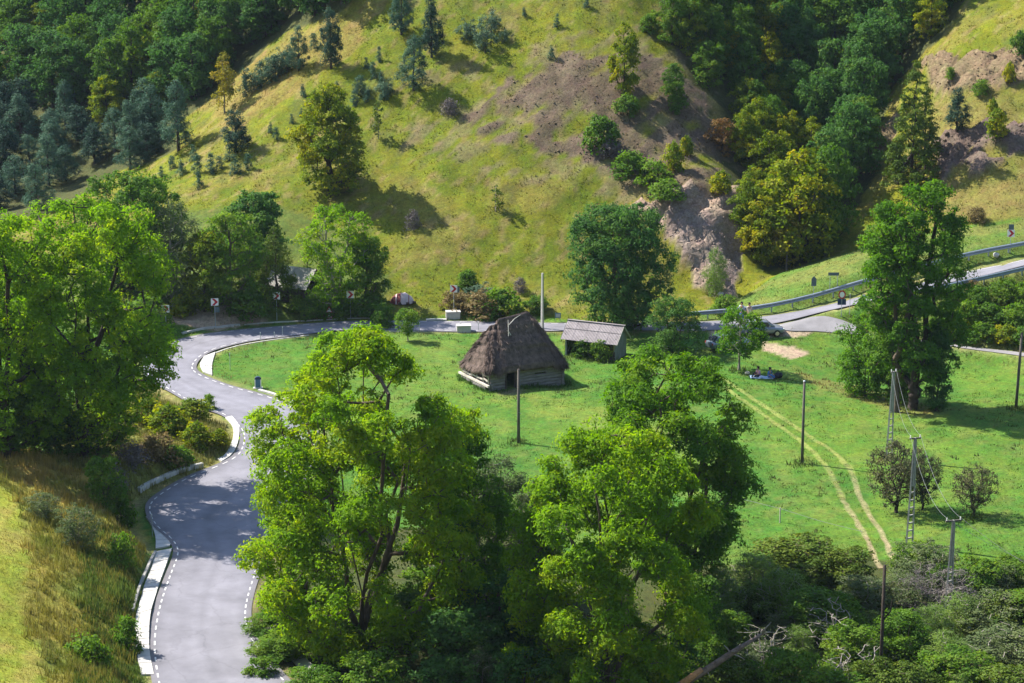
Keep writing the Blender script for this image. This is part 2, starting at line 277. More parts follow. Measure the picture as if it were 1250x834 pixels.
def colmat(name, rough=.9, trans=0.0, fine=True):
    m = bpy.data.materials.new(name); t, N, L = nodes(m); p = N["Principled BSDF"]; out = N["Material Output"]
    a = N.new("ShaderNodeAttribute"); a.attribute_name = "col"; src = a.outputs["Color"]; p.inputs["Roughness"].default_value = rough; p.inputs["Specular IOR Level"].default_value = .15
    if fine:
        tc = N.new("ShaderNodeTexCoord"); last = src
        for sc, lo, hi, st in ((3.2, .62, 1.38, (1, .8, 1)), (.55, .82, 1.2, (1, .7, 1)), (11, .72, 1.3, (1, .7, 1))):
            mp = N.new("ShaderNodeMapping"); mp.inputs["Scale"].default_value = st; L.new(tc.outputs["Object"], mp.inputs[0])
            nz = N.new("ShaderNodeTexNoise"); nz.inputs["Scale"].default_value = sc; nz.inputs["Detail"].default_value = 7; nz.inputs["Roughness"].default_value = .7; L.new(mp.outputs[0], nz.inputs["Vector"])
            mr = N.new("ShaderNodeMapRange"); mr.inputs[1].default_value = .3; mr.inputs[2].default_value = .7; mr.inputs[3].default_value = lo; mr.inputs[4].default_value = hi; L.new(nz.outputs["Fac"], mr.inputs[0])
            vm = N.new("ShaderNodeVectorMath"); vm.operation = 'SCALE'; L.new(last, vm.inputs[0]); L.new(mr.outputs[0], vm.inputs["Scale"]); last = vm.outputs[0]
        hn = N.new("ShaderNodeTexNoise"); hn.inputs["Scale"].default_value = .9; hn.inputs["Detail"].default_value = 5; L.new(tc.outputs["Object"], hn.inputs["Vector"])
        hr = N.new("ShaderNodeMapRange"); hr.inputs[1].default_value = .3; hr.inputs[2].default_value = .7; hr.inputs[3].default_value = .478; hr.inputs[4].default_value = .522; L.new(hn.outputs["Fac"], hr.inputs[0])
        hs = N.new("ShaderNodeHueSaturation"); L.new(hr.outputs[0], hs.inputs["Hue"]); L.new(last, hs.inputs["Color"]); src = hs.outputs[0]
        b = N.new("ShaderNodeBump"); b.inputs["Strength"].default_value = .8; b.inputs["Distance"].default_value = .12
        bn = N.new("ShaderNodeTexNoise"); bn.inputs["Scale"].default_value = 5; bn.inputs["Detail"].default_value = 6; bn.inputs["Roughness"].default_value = .7; L.new(tc.outputs["Object"], bn.inputs["Vector"]); L.new(bn.outputs["Fac"], b.inputs["Height"]); L.new(b.outputs[0], p.inputs["Normal"])
        ra = N.new("ShaderNodeAttribute"); ra.attribute_name = "rk"; vm0 = N.new("ShaderNodeMapping"); vm0.inputs["Scale"].default_value = (1, .7, 1.3); vm0.inputs["Rotation"].default_value = (.3, .4, .5)
        dn = N.new("ShaderNodeTexNoise"); dn.inputs["Scale"].default_value = 1.1; dn.inputs["Detail"].default_value = 4; L.new(tc.outputs["Object"], dn.inputs["Vector"]); da = N.new("ShaderNodeVectorMath"); da.operation = 'ADD'; L.new(tc.outputs["Object"], da.inputs[0]); L.new(dn.outputs["Color"], da.inputs[1]); L.new(da.outputs[0], vm0.inputs[0])
        vo = N.new("ShaderNodeTexVoronoi"); vo.feature = 'DISTANCE_TO_EDGE'; vo.inputs["Scale"].default_value = 1.0; L.new(vm0.outputs[0], vo.inputs["Vector"])
        vr = N.new("ShaderNodeMapRange"); vr.inputs[1].default_value = 0; vr.inputs[2].default_value = .09; vr.inputs[3].default_value = .68; vr.inputs[4].default_value = 1; L.new(vo.outputs["Distance"], vr.inputs[0])
        mm = N.new("ShaderNodeMix"); mm.data_type = 'FLOAT'; L.new(ra.outputs["Fac"], mm.inputs[0]); mm.inputs[2].default_value = 1; L.new(vr.outputs[0], mm.inputs[3])
        sc2 = N.new("ShaderNodeVectorMath"); sc2.operation = 'SCALE'; L.new(src, sc2.inputs[0]); L.new(mm.outputs[0], sc2.inputs["Scale"]); src = sc2.outputs[0]
        b2 = N.new("ShaderNodeBump"); b2.inputs["Distance"].default_value = .5; L.new(vo.outputs["Distance"], b2.inputs["Height"]); L.new(ra.outputs["Fac"], b2.inputs["Strength"]); L.new(b.outputs[0], b2.inputs["Normal"]); L.new(b2.outputs[0], p.inputs["Normal"])
    L.new(src, p.inputs["Base Color"])
    if trans:
        tr = N.new("ShaderNodeBsdfTranslucent"); L.new(src, tr.inputs[0]); mx = N.new("ShaderNodeMixShader"); mx.inputs[0].default_value = trans
        L.new(p.outputs[0], mx.inputs[1]); L.new(tr.outputs[0], mx.inputs[2]); L.new(mx.outputs[0], out.inputs[0])
    return m
M = {}
M['ground'] = colmat('ground_cover', .95); M['blade'] = colmat('grass_blades', .6, .3, False)
M['asphalt'] = mat('asphalt', (.175, .171, .197), .88, .2, .35, .25, 40)
def lanes(m):
    t, N, L = nodes(m); p = N["Principled BSDF"]; src = p.inputs["Base Color"].links[0].from_socket
    a = N.new("ShaderNodeAttribute"); a.attribute_name = "acr"; rp = N.new("ShaderNodeValToRGB"); e = rp.color_ramp.elements; e[0].position = 0; e[0].color = (.80, .77, .72, 1); e[1].position = 1; e[1].color = (.80, .77, .72, 1)
    for q, c in ((.07, .88), (.18, 1.06), (.30, 1.0), (.42, 1.08), (.5, .93), (.58, 1.08), (.70, 1.0), (.82, 1.06), (.93, .88)):
        k = e.new(q); k.color = (c, c, c, 1)
    L.new(a.outputs["Fac"], rp.inputs[0]); mx = N.new("ShaderNodeMix"); mx.data_type = 'RGBA'; mx.blend_type = 'MULTIPLY'; mx.inputs[0].default_value = 1; L.new(src, mx.inputs[6]); L.new(rp.outputs[0], mx.inputs[7])
    tc = N.new("ShaderNodeTexCoord"); vo = N.new("ShaderNodeTexVoronoi"); vo.feature = 'DISTANCE_TO_EDGE'; vo.inputs["Scale"].default_value = .22; nz = N.new("ShaderNodeTexNoise"); nz.inputs["Scale"].default_value = 1.2; nz.inputs["Detail"].default_value = 6
    ad = N.new("ShaderNodeVectorMath"); ad.operation = 'ADD'; L.new(tc.outputs["Object"], ad.inputs[0]); L.new(nz.outputs["Color"], ad.inputs[1]); L.new(tc.outputs["Object"], nz.inputs["Vector"]); L.new(ad.outputs[0], vo.inputs["Vector"])
    mr = N.new("ShaderNodeMapRange"); mr.inputs[1].default_value = .004; mr.inputs[2].default_value = .012; mr.inputs[3].default_value = .88; mr.inputs[4].default_value = 1; L.new(vo.outputs["Distance"], mr.inputs[0])
    vm = N.new("ShaderNodeVectorMath"); vm.operation = 'SCALE'; L.new(mx.outputs[2], vm.inputs[0]); L.new(mr.outputs[0], vm.inputs["Scale"]); L.new(vm.outputs[0], p.inputs["Base Color"])
lanes(M['asphalt'])
M['asphalt_old'] = mat('asphalt_worn', (.22, .21, .215), .9, .2, .6, .3, 30)
M['paint'] = mat('road_paint', (.55, .54, .53), .7, .3, 6, 0)
M['concrete'] = mat('pale_concrete', (.46, .445, .42), .85, .16, 1.3, .3, 20)
M['concrete_grey'] = mat('grey_concrete', (.32, .31, .29), .88, .2, 2, .3, 20)
M['track'] = mat('track_soil', (.31, .255, .15), .95, .3, 1.2, .6, 14)
M['track_grass'] = mat('track_pale_grass', (.15, .19, .035), .95, .25, 1.2, .6, 14)
M['bark'] = mat('bark', (.10, .075, .055), .95, .35, 5, .8, 14, stretch=(1, 1, .25))
M['bark_grey'] = mat('bark_grey', (.26, .23, .20), .95, .3, 5, .8, 14, stretch=(1, 1, .25))
M['bark_dark'] = mat('bark_dark', (.045, .034, .028), .95, .3, 5, .8, 14, stretch=(1, 1, .25))
M['rockm'] = mat('pale_rock', (.36, .29, .23), .95, .3, 2, .8, 6)
M['leaf_ash'] = leafmat('ash_leaves', (.10, .212, .010), (.145, .272, .011), (.26, .335, .013), .52)
M['leaf_ash2'] = leafmat('ash_leaves_deep', (.06, .15, .012), (.09, .20, .013), (.15, .245, .015), .45)
M['leaf_dark'] = leafmat('elm_leaves', (.042, .11, .026), (.064, .148, .03), (.098, .18, .03), .4)
M['leaf_mid'] = leafmat('beech_leaves', (.055, .125, .016), (.085, .17, .02), (.14, .21, .022), .38)
M['leaf_yel'] = leafmat('turning_leaves', (.085, .145, .012), (.17, .22, .012), (.36, .31, .012), .42)
M['leaf_gold'] = leafmat('golden_leaves', (.16, .17, .02), (.26, .24, .03), (.33, .25, .03), .3)
M['leaf_red'] = leafmat('russet_leaves', (.13, .085, .03), (.19, .10, .035), (.20, .15, .035), .3)
M['leaf_blue'] = leafmat('pine_needles', (.04, .095, .06), (.06, .125, .078), (.09, .16, .085), .2)
M['leaf_bluedk'] = leafmat('pine_needles_dark', (.022, .058, .038), (.034, .078, .05), (.05, .10, .056), .15)
M['leaf_bluepale'] = leafmat('pine_needles_pale', (.055, .11, .07), (.085, .15, .09), (.12, .18, .09), .15)
M['leaf_spruce'] = leafmat('spruce_needles', (.055, .10, .012), (.085, .135, .014), (.14, .17, .015), .2)
M['leaf_willow'] = leafmat('willow_leaves', (.12, .20, .045), (.16, .25, .05), (.22, .30, .055), .42)
M['leaf_grey'] = leafmat('greyish_leaves', (.08, .12, .045), (.11, .15, .055), (.16, .19, .065), .35)
M['leaf_bush'] = leafmat('shrub_leaves', (.07, .155, .018), (.11, .205, .022), (.18, .25, .03), .42)
M['leaf_ash3'] = leafmat('ash_leaves_dark', (.055, .135, .016), (.082, .18, .018), (.13, .22, .02), .45)  # slightly darker, duller green than the deep ash leaves, for the tall ash
M['leaf_dry'] = leafmat('dry_leaves', (.12, .10, .04), (.20, .15, .06), (.28, .2, .08), .25)
M['leaf_thorn'] = leafmat('thorn_leaves', (.065, .085, .035), (.09, .095, .045), (.13, .12, .05), .25)
M['leaf_twig'] = leafmat('mauve_twigs', (.10, .085, .085), (.15, .13, .13), (.20, .17, .16), .1)
M['wood_log'] = mat('weathered_logs', (.21, .195, .185), .9, .35, 1.5, .7, 9, stretch=(1, 1, 6))
M['wood_dark'] = mat('dark_old_wood', (.085, .065, .055), .9, .35, 2, .6, 9)
M['wood_pole'] = mat('grey_pole_wood', (.11, .095, .085), .9, .3, 3, .6, 9, stretch=(4, 4, .5))
M['wood_pale'] = mat('silvered_wood', (.46, .42, .36), .85, .25, 4, .5, 12)
M['board'] = mat('shed_boards', (.24, .25, .25), .9, .3, 2, .6, 9, stretch=(4, 4, .6))
M['thatch'] = mat('old_thatch', (.098, .070, .058), .98, .6, 2.2, 1.0, 7)
M['straw'] = mat('thatch_straw', (.125, .09, .075), .95, .5, .8, 0)
M['sheet'] = mat('roof_sheeting', (.265, .232, .235), .75, .25, 1.2, .3, 10)
M['rail'] = mat('galvanised_steel', (.27, .32, .38), .45, .12, 2, .1, 30, metal=.55, spec=.5)
M['steel'] = mat('sign_steel', (.36, .40, .42), .5, .1, 4, 0, metal=.5)
M['signback'] = mat('sign_back', (.10, .14, .16), .6, .1, 4, 0, metal=.3)
M['white'] = mat('white_film', (.80, .78, .76), .5, .05, 4, 0)
M['red'] = mat('red_film', (.42, .015, .025), .5, .1, 4, 0)
M['navy'] = mat('navy_paint', (.02, .04, .10), .5, .1, 4, 0)
M['blueface'] = mat('blue_paint', (.07, .16, .24), .6, .2, 6, 0)
M['wire'] = mat('wire', (.30, .30, .30), .5, .1, 4, 0, metal=.6)

# ------------------------------------------------------------------ mesh helpers
def link(o, parent=None):
    COL.objects.link(o)
    if parent is not None: o.parent = parent
    return o
def tag(o, label=None, cat=None, group=None, kind=None):
    if label: o["label"] = label
    if cat: o["category"] = cat
    if group: o["group"] = group
    if kind: o["kind"] = kind
    return o
def empty(name, loc, rz=0, label=None, cat=None, group=None):
    o = bpy.data.objects.new(name, None); o.location = loc; o.rotation_euler = (0, 0, rz); o.empty_display_size = .3
    link(o); return tag(o, label, cat, group)
class MB:
    def __init__(s): s.v = []; s.f = []
    def box(s, c, size, rz=0, R=None, taper=1.0, jit=0):
        sx, sy, sz_ = [k / 2 for k in size]; b = len(s.v); R = R or Matrix.Rotation(rz, 3, 'Z')
        for z in (-sz_, sz_):
            k = taper if z > 0 else 1
            for x, y in ((-sx, -sy), (sx, -sy), (sx, sy), (-sx, sy)):
                p = R @ Vector((x * k + random.uniform(-jit, jit), y * k + random.uniform(-jit, jit), z + random.uniform(-jit, jit)))
                s.v.append((p.x + c[0], p.y + c[1], p.z + c[2]))
        for q in ((3, 2, 1, 0), (4, 5, 6, 7), (0, 1, 5, 4), (1, 2, 6, 5), (2, 3, 7, 6), (3, 0, 4, 7)): s.f.append(tuple(b + i for i in q))
        return s
    def beam(s, a, b_, w, h, jit=0):
        a = Vector(a); b_ = Vector(b_); d = b_ - a; x = d.normalized(); y = Vector((0, 0, 1)).cross(x)
        if y.length < 1e-3: y = Vector((0, 1, 0))
        y.normalize(); z = x.cross(y); R = Matrix((x, y, z)).transposed()
        return s.box((a + b_) / 2, (d.length, w, h), R=R, jit=jit)
    def tube(s, pts, rad, n=6, cap=True):
        pts = [Vector(p) for p in pts]; rad = rad if hasattr(rad, '__len__') else [rad] * len(pts); b = len(s.v)
        for i, p in enumerate(pts):
            d = (pts[min(i + 1, len(pts) - 1)] - pts[max(i - 1, 0)]).normalized(); a = d.orthogonal().normalized() if abs(d.z) < .99 else Vector((1, 0, 0)); c = d.cross(a).normalized(); a = c.cross(d)
            for k in range(n):
                t = 2 * math.pi * k / n; q = p + (a * math.cos(t) + c * math.sin(t)) * rad[i]; s.v.append(tuple(q))
        for i in range(len(pts) - 1):
            for k in range(n):
                s.f.append((b + i * n + k, b + i * n + (k + 1) % n, b + (i + 1) * n + (k + 1) % n, b + (i + 1) * n + k))
        if cap: s.f.append(tuple(b + k for k in range(n))[::-1]); s.f.append(tuple(b + (len(pts) - 1) * n + k for k in range(n)))
        return s
    def prism(s, poly, y0, y1, o=(0, 0, 0)):
        b = len(s.v); m = len(poly)
        for y in (y0, y1):
            for x, z in poly: s.v.append((x + o[0], y + o[1], z + o[2]))
        s.f.append(tuple(b + i for i in range(m))); s.f.append(tuple(b + m + i for i in range(m))[::-1])
        for i in range(m): s.f.append((b + (i + 1) % m, b + i, b + m + i, b + m + (i + 1) % m))
        return s
    def mesh(s, name, m, smooth=False):
        me = bpy.data.meshes.new(name); me.from_pydata(s.v, [], s.f); me.materials.append(m)
        if smooth: me.polygons.foreach_set("use_smooth", [True] * len(me.polygons))
        me.update(); return me
    def obj(s, name, m, parent=None, smooth=False):
        return link(bpy.data.objects.new(name, s.mesh(name, m, smooth)), parent)
def npmesh(name, V, F, m, attrs=None, smooth=False, col=None):
    """V (n,3), F (k,4) or (k,3) numpy -> mesh"""
    me = bpy.data.meshes.new(name); k = F.shape[1]
    me.vertices.add(len(V)); me.vertices.foreach_set("co", np.ascontiguousarray(V, dtype=np.float32).ravel())
    me.loops.add(F.size); me.loops.foreach_set("vertex_index", np.ascontiguousarray(F, dtype=np.int32).ravel())
    me.polygons.add(len(F)); me.polygons.foreach_set("loop_start", np.arange(0, F.size, k, dtype=np.int32)); me.polygons.foreach_set("loop_total", np.full(len(F), k, dtype=np.int32))
    if smooth: me.polygons.foreach_set("use_smooth", np.ones(len(F), dtype=bool))
    me.update(calc_edges=True)
    for an, arr in (attrs or {}).items():
        a = me.attributes.new(an, 'FLOAT', 'POINT'); a.data.foreach_set("value", np.ascontiguousarray(arr, dtype=np.float32))
    if col is not None:
        a = me.attributes.new("col", 'FLOAT_COLOR', 'POINT'); a.data.foreach_set("color", np.concatenate([col, np.ones((len(col), 1))], 1).astype(np.float32).ravel())
    me.materials.append(m); return me
def ribbon(name, L_, R_, z, m, across=6, parent=None, kind='structure', drop=None):
    k = len(L_); t = np.linspace(0, 1, across + 1)
    V = np.zeros((k, across + 1, 3)); V[..., :2] = L_[:, None] * (1 - t[None, :, None]) + R_[:, None] * t[None, :, None]
    V[..., 2] = z[:, None] if z.ndim == 1 else z
    i, j = np.meshgrid(np.arange(k - 1), np.arange(across), indexing='ij'); a = (i * (across + 1) + j).ravel()
    F = np.stack([a, a + 1, a + across + 2, a + across + 1], 1)
    if drop is not None: F = F[~np.repeat(drop, across)]
    o = link(bpy.data.objects.new(name, npmesh(name, V.reshape(-1, 3), F, m, {'acr': np.tile(t, k)}, smooth=True)), parent)
    if kind: o["kind"] = kind
    return o

# ------------------------------------------------------------------ the ground
idx = np.arange(NX * NY).reshape(NY, NX)
F = np.stack([idx[:-1, :-1].ravel(), idx[:-1, 1:].ravel(), idx[1:, 1:].ravel(), idx[1:, :-1].ravel()], 1)
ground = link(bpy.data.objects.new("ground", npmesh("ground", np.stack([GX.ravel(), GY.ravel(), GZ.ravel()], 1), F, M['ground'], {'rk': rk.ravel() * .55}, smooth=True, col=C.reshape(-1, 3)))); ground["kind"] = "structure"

# ------------------------------------------------------------------ roads, markings
road = ribbon("road", RS[:, :2], RS[:, 3:5], rz, M['asphalt'], 8)
side = ribbon("side_road", SS[:, :2], SS[:, 3:5], sz, M['asphalt_old'], 4)
JN = [((903,393),(903,404)),((925,396),(925,404)),((945,398),(945,404.5)),((965,394),(965,404.5)),((985,389),(985,405)),((1001,386.8),(1001,405.5)),((1012,387.5),(1012,406.5)),((1028,391.5),(1028,407.5)),((1045,398),(1045,409))]
JS = catmull([np.concatenate([np.array(pix(*a)), np.array(pix(*b))]) for a, b in JN], .5); t = np.linspace(0, 1, 11)
JX = JS[:, None, 0] * (1 - t) + JS[:, None, 3] * t; JY = JS[:, None, 1] * (1 - t) + JS[:, None, 4] * t
JZ = height(JX[:, :1], JY[:, :1]) * (1 - t) + height(JX[:, -1:], JY[:, -1:]) * t
ribbon("road_junction", JS[:, :2], JS[:, 3:5], np.maximum(JZ + .07, height(JX, JY) + .05), M['asphalt_old'], 10)
def offset_line(sgn, inset, C_=RC, H_=RH, z=rz):
    d = np.gradient(C_, axis=0); d /= np.linalg.norm(d, axis=1)[:, None] + 1e-9
    e = (RS[:, :2] if sgn < 0 else RS[:, 3:5]); dirn = C_ - e; dirn /= np.linalg.norm(dirn, axis=1)[:, None] + 1e-9
    return e + dirn * inset, dirn
def dashes(sgn, i0, i1, dash=.65, gap=.6, w=.10, inset=.42):
    e, dirn = offset_line(sgn, inset); e = e[i0:i1]; dn = dirn[i0:i1]; zz = rz[i0:i1]
    s = np.concatenate([[0], np.cumsum(np.linalg.norm(np.diff(e, axis=0), axis=1))]); V = []; F_ = []; t = 0
    ip = lambda q: (np.array([np.interp(q, s, e[:, 0]), np.interp(q, s, e[:, 1])]), np.array([np.interp(q, s, dn[:, 0]), np.interp(q, s, dn[:, 1])]), np.interp(q, s, zz) + .012)
    while t + dash < s[-1]:
        b = len(V)
        for q in (t, t + dash):
            p, d, z = ip(q)
            for k in (-1, 1): V.append((*(p + d * w / 2 * k), z))
        F_.append((b, b + 1, b + 3, b + 2)); t += dash + gap
    return V, F_
def nearest(u, v):
    p = pix(u, v); return int(np.argmin(np.hypot(RC[:, 0] - p.x, RC[:, 1] - p.y)))
iJ = nearest(700, 399)
for sgn in (-1, 1):
    mb = MB(); mb.v, mb.f = dashes(sgn, iJ, len(RC)); o = mb.obj("edge_marking", M['paint'], road); o["label"] = "row of short white dashes along the road edge"
mb = MB(); e, dn = offset_line(-1, .3); iB = nearest(1070, 365)
ribbon("edge_line", e[:iB], (e + dn * .12)[:iB], rz[:iB] + .012, M['paint'], 1, road, None)
# wheel track in the meadow
def track(uv, w, soil, k0, k1, seed):
    c = catmull([np.array(pix(*q)) for q in uv], .2); d = np.gradient(c[:, :2], axis=0); d /= np.linalg.norm(d, axis=1)[:, None]; nrm = np.stack([-d[:, 1], d[:, 0]], 1); n = len(c); k = np.arange(n)
    ww = w * (.7 + .6 * vnoise(k * .13, k * 0, seed)); sh = (vnoise(k * .21, k * 0, seed + 3) - .5) * .16; t = np.linspace(-1, 1, 9)
    X = c[:, None, 0] + nrm[:, None, 0] * (ww[:, None] * t + sh[:, None]); Y = c[:, None, 1] + nrm[:, None, 1] * (ww[:, None] * t + sh[:, None]); prof = np.clip(1.25 * (1 - np.abs(t) ** 1.6), 0, 1)[None]
    st = np.linspace(k0, k1, n)[:, None] * np.clip(.35 + 1.1 * fbm(X * 2.3, Y * 2.3, seed, 3), 0, 1); g = gat(C, X, Y); a_ = (prof * st)[..., None]; col = g * (1 - a_) + np.array(soil) * a_
    Z = height(X, Y) + .02 - .05 * prof * st * 0; i, j = np.meshgrid(np.arange(n - 1), np.arange(8), indexing='ij'); b = (i * 9 + j).ravel()
    o = link(bpy.data.objects.new("wheel_track", npmesh("wheel_track", np.stack([X, Y, Z], 2).reshape(-1, 3), np.stack([b, b + 1, b + 10, b + 9], 1), M['ground'], smooth=True, col=col.reshape(-1, 3)))); o["kind"] = "structure"
track([(886,472),(900,484),(940,512),(985,545),(1010,572),(1020,590),(1030,612)], .30, (.21, .23, .06), .75, .85, 3)
track([(882,462),(930,494),(990,534),(1015,550),(1032,566),(1042,582)], .30, (.21, .23, .06), .75, .85, 5)
track([(1010,572),(1020,590),(1030,612),(1045,636),(1058,658),(1068,680),(1076,694)], .28, (.27, .22, .12), .35, 1.1, 8)
track([(1032,566),(1042,582),(1047,602),(1062,630),(1078,655),(1090,682),(1100,696)], .28, (.27, .22, .12), .45, 1.1, 9)

# ------------------------------------------------------------------ plants
def unit(a): return a / (np.linalg.norm(a, axis=-1, keepdims=True) + 1e-9)
def leaves_mesh(name, pos, nrm, ll, lw, tint, m, rng, bend=.15):
    n = len(pos); ax = unit(np.cross(nrm, rng.normal(size=(n, 3)))); sd_ = np.cross(nrm, ax); L = (ll * rng.uniform(.7, 1.3, n))[:, None]; Wd = (lw * rng.uniform(.7, 1.3, n))[:, None]
    V = np.empty((n, 4, 3)); V[:, 0] = pos - ax * L / 2; V[:, 1] = pos + sd_ * Wd / 2 + nrm * L * .08; V[:, 2] = pos + ax * L / 2 - nrm * L * bend; V[:, 3] = pos - sd_ * Wd / 2 + nrm * L * .08
    return npmesh(name, V.reshape(-1, 3), np.arange(4 * n).reshape(n, 4), m, {"tint": np.repeat(tint, 4)})
def env(shape, t):
    if shape == 'round': return np.sqrt(np.clip(1 - (2 * t - 1) ** 2, 0, 1)) ** .8
    if shape == 'ash': return np.clip(1.15 * np.sqrt(np.clip(1 - (1.75 * t - .80) ** 2, 0, 1)), 0, 1)
    if shape == 'cone': return (1 - t) ** .85 * .95 + .05
    if shape == 'pine': return np.clip(1.05 * (1 - t) ** .6, 0, 1) * np.clip(t * 5 + .35, 0, 1)
    if shape == 'oval': return np.sin(np.pi * np.clip(t * .86 + .12, 0, 1)) ** .8
    if shape == 'vase': return .35 + .65 * t ** .7 * np.sqrt(np.clip(1 - (t - .55) ** 2 * 2.5, 0, 1))
    if shape == 'bush': return np.sqrt(np.clip(1 - t ** 2, 0, 1)) * .9 + .1
def gen_tree(seed, h, w, base=.2, lobes=14, lr=.34, ncl=200, nlf=40, ll=.3, lw=.15, cr=.6, shape='round', stems=1, trunk_r=.25, flat=.55, leaf='leaf_mid', bark='bark', sides=5, up=.7, keep=.18, twig=.02, spread=.5, gapcut=0., lean=(0, 0)):
    rng = np.random.default_rng(seed); ch = h * (1 - base); lc = []; la = []
    for i in range(lobes):
        t = (i + rng.uniform(.2, .8)) / lobes; R = env(shape, t) * w / 2; lrad = lr * w / 2 * rng.uniform(.75, 1.25) * (.55 + .45 * env(shape, t))
        if shape == 'cone': lrad = lr * w / 2 * (1.15 - .75 * t)
        r = max(R - lrad * .8, 0) * rng.uniform(.55, 1.0) if shape != 'cone' else max(R - lrad * .7, 0)
        a = i * 2.39996 + rng.uniform(-.5, .5); z = h * base + t * ch
        z = min(z, h - lrad * .75); z = max(z, h * base * .8 + lrad * .4)
        lc.append((r * math.cos(a) + lean[0] * z, r * math.sin(a) + lean[1] * z, z)); la.append(lrad)
    lc = np.array(lc); la = np.array(la)
    k = ncl * 3; li = rng.choice(lobes, k, p=la ** 2 / (la ** 2).sum()); d = rng.normal(size=(k, 3)); d[:, 2] += .35; d = unit(d)
    p = lc[li] + d * la[li][:, None] * rng.uniform(.62, 1.05, k)[:, None] * np.array([1, 1, .85])
    dist = np.linalg.norm((p[:, None] - lc) / la[None, :, None], axis=2); dist[np.arange(k), li] = 9
    ok = (dist.min(1) > .72) | (rng.random(k) < keep); ok &= p[:, 2] > .04 * h
    if gapcut: ok &= vnoise(p[:, 0] / (w * .13) + 5, p[:, 2] / (w * .13) + p[:, 1] / w * 3, seed % 50) > gapcut
    p = p[ok][:ncl]; li = li[ok][:ncl]; d = d[ok][:ncl]; m = len(p)
    cn = unit(d * .7 + np.array([0, 0, up]))
    cnt = np.maximum(3, (nlf * rng.uniform(.55, 1.45, m)).astype(int)); ci = np.repeat(np.arange(m), cnt); n = len(ci)
    rr = cr * rng.uniform(.5, 1.5, m)[ci]
    off = rng.normal(size=(n, 3)) * .55; off /= np.maximum(1, np.linalg.norm(off, axis=1) / 1.25)[:, None]; off[:, 2] *= flat; off *= rr[:, None]
    off[:, 2] -= (off[:, 0] ** 2 + off[:, 1] ** 2) / (rr + .01) * .35                 # sprays droop at the rim
    pos = p[ci] + off; nr = unit(off / (rr[:, None] + .01) * .7 + cn[ci] * .9 + rng.normal(size=(n, 3)) * .58)
    lobt = rng.uniform(-.24, .24, lobes); clt = rng.normal(0, .13, m)
    tint = np.clip(.42 + lobt[li][ci] + clt[ci] + rng.normal(0, .10, n), 0, 1)
    crown = leaves_mesh(leaf, pos, nr, ll, lw, tint, M[leaf], rng)
    # skeleton
    nodes_ = []; par = []
    fork = h * max(base * .8, .08) if stems > 1 else h * .82
    ns = 6; 
    for i in range(ns + 1):
        t = i / ns; z = fork * t; nodes_.append((rng.normal() * .012 * h * t + lean[0] * z, rng.normal() * .012 * h * t + lean[1] * z, z)); par.append(i - 1)
    root = len(nodes_) - 1
    if stems > 1:
        for sidx in range(stems):
            a = sidx * 2 * math.pi / stems + rng.uniform(-.4, .4); sp = w * .5 * spread * rng.uniform(.5, 1.1); pr = root
            for i in range(1, 8):
                t = i / 7; z = fork + (h * .86 - fork) * t * rng.uniform(.97, 1.0)
                q = (nodes_[root][0] + math.cos(a) * sp * t ** .8 + rng.normal() * .01 * h + lean[0] * (z - fork), nodes_[root][1] + math.sin(a) * sp * t ** .8 + rng.normal() * .01 * h + lean[1] * (z - fork), z)
                nodes_.append(q); par.append(pr); pr = len(nodes_) - 1
    N_ = np.array(nodes_ + [(0, 0, 0)] * (m * 8)); nn = len(nodes_)
    ends = []
    order = np.argsort(np.hypot(p[:, 0], p[:, 1]) + np.abs(p[:, 2] - h * base) * .4)
    for q in p[order]:
        dd = N_[2:nn] - q; dl = np.linalg.norm(dd, axis=1); cost = dl * (1 + .9 * np.clip((dd[:, 2] + .35 * dl) / (dl + .01), 0, 1))
        j = int(np.argmin(cost)) + 2; a = N_[j].copy(); L = np.linalg.norm(q - a); sub = min(5, max(1, int(L / (h * .05)))); pr = j
        for s_ in range(1, sub + 1):
            t = s_ / sub; x = a * (1 - t) + q * t; x[2] -= math.sin(t * math.pi) * L * .06
            if s_ < sub: x += rng.normal(size=3) * L * .035
            if nn < len(N_): N_[nn] = x; par.append(pr); pr = nn; nn += 1
        ends.append(pr)
    N_ = N_[:nn]; par = np.array(par[:nn]); cw = np.zeros(nn); cw[:7] = .01; cw[ends] = 1
    for i in range(nn - 1, 0, -1): cw[par[i]] += cw[i]
    rad = np.maximum(twig, trunk_r * (cw / cw[0]) ** .45); rad[0] *= 1.35
    i = np.arange(1, nn); i = i[cw[i] > .5]; a = N_[par[i]]; b = N_[i]; dr = unit(b - a); ref = np.where(np.abs(dr[:, 2:3]) > .9, np.array([1., 0, 0]), np.array([0., 0, 1])); u_ = unit(np.cross(dr, ref)); v_ = np.cross(dr, u_)
    ra = np.minimum(rad[par[i]], rad[i] * 1.5); rb = rad[i]; V = np.empty((len(i), 2, sides, 3))
    for k_ in range(sides):
        t = 2 * math.pi * k_ / sides; o_ = u_ * math.cos(t) + v_ * math.sin(t); V[:, 0, k_] = a + o_ * ra[:, None] - dr * rb[:, None] * .3; V[:, 1, k_] = b + o_ * rb[:, None]
    base_i = (np.arange(len(i)) * 2 * sides)[:, None]; kk = np.arange(sides); k2 = (kk + 1) % sides
    F_ = np.stack([base_i + kk, base_i + k2, base_i + sides + k2, base_i + sides + kk], 2).reshape(-1, 4)
    trunk = npmesh(bark, V.reshape(-1, 3), F_, M[bark], smooth=True)
    return trunk, crown

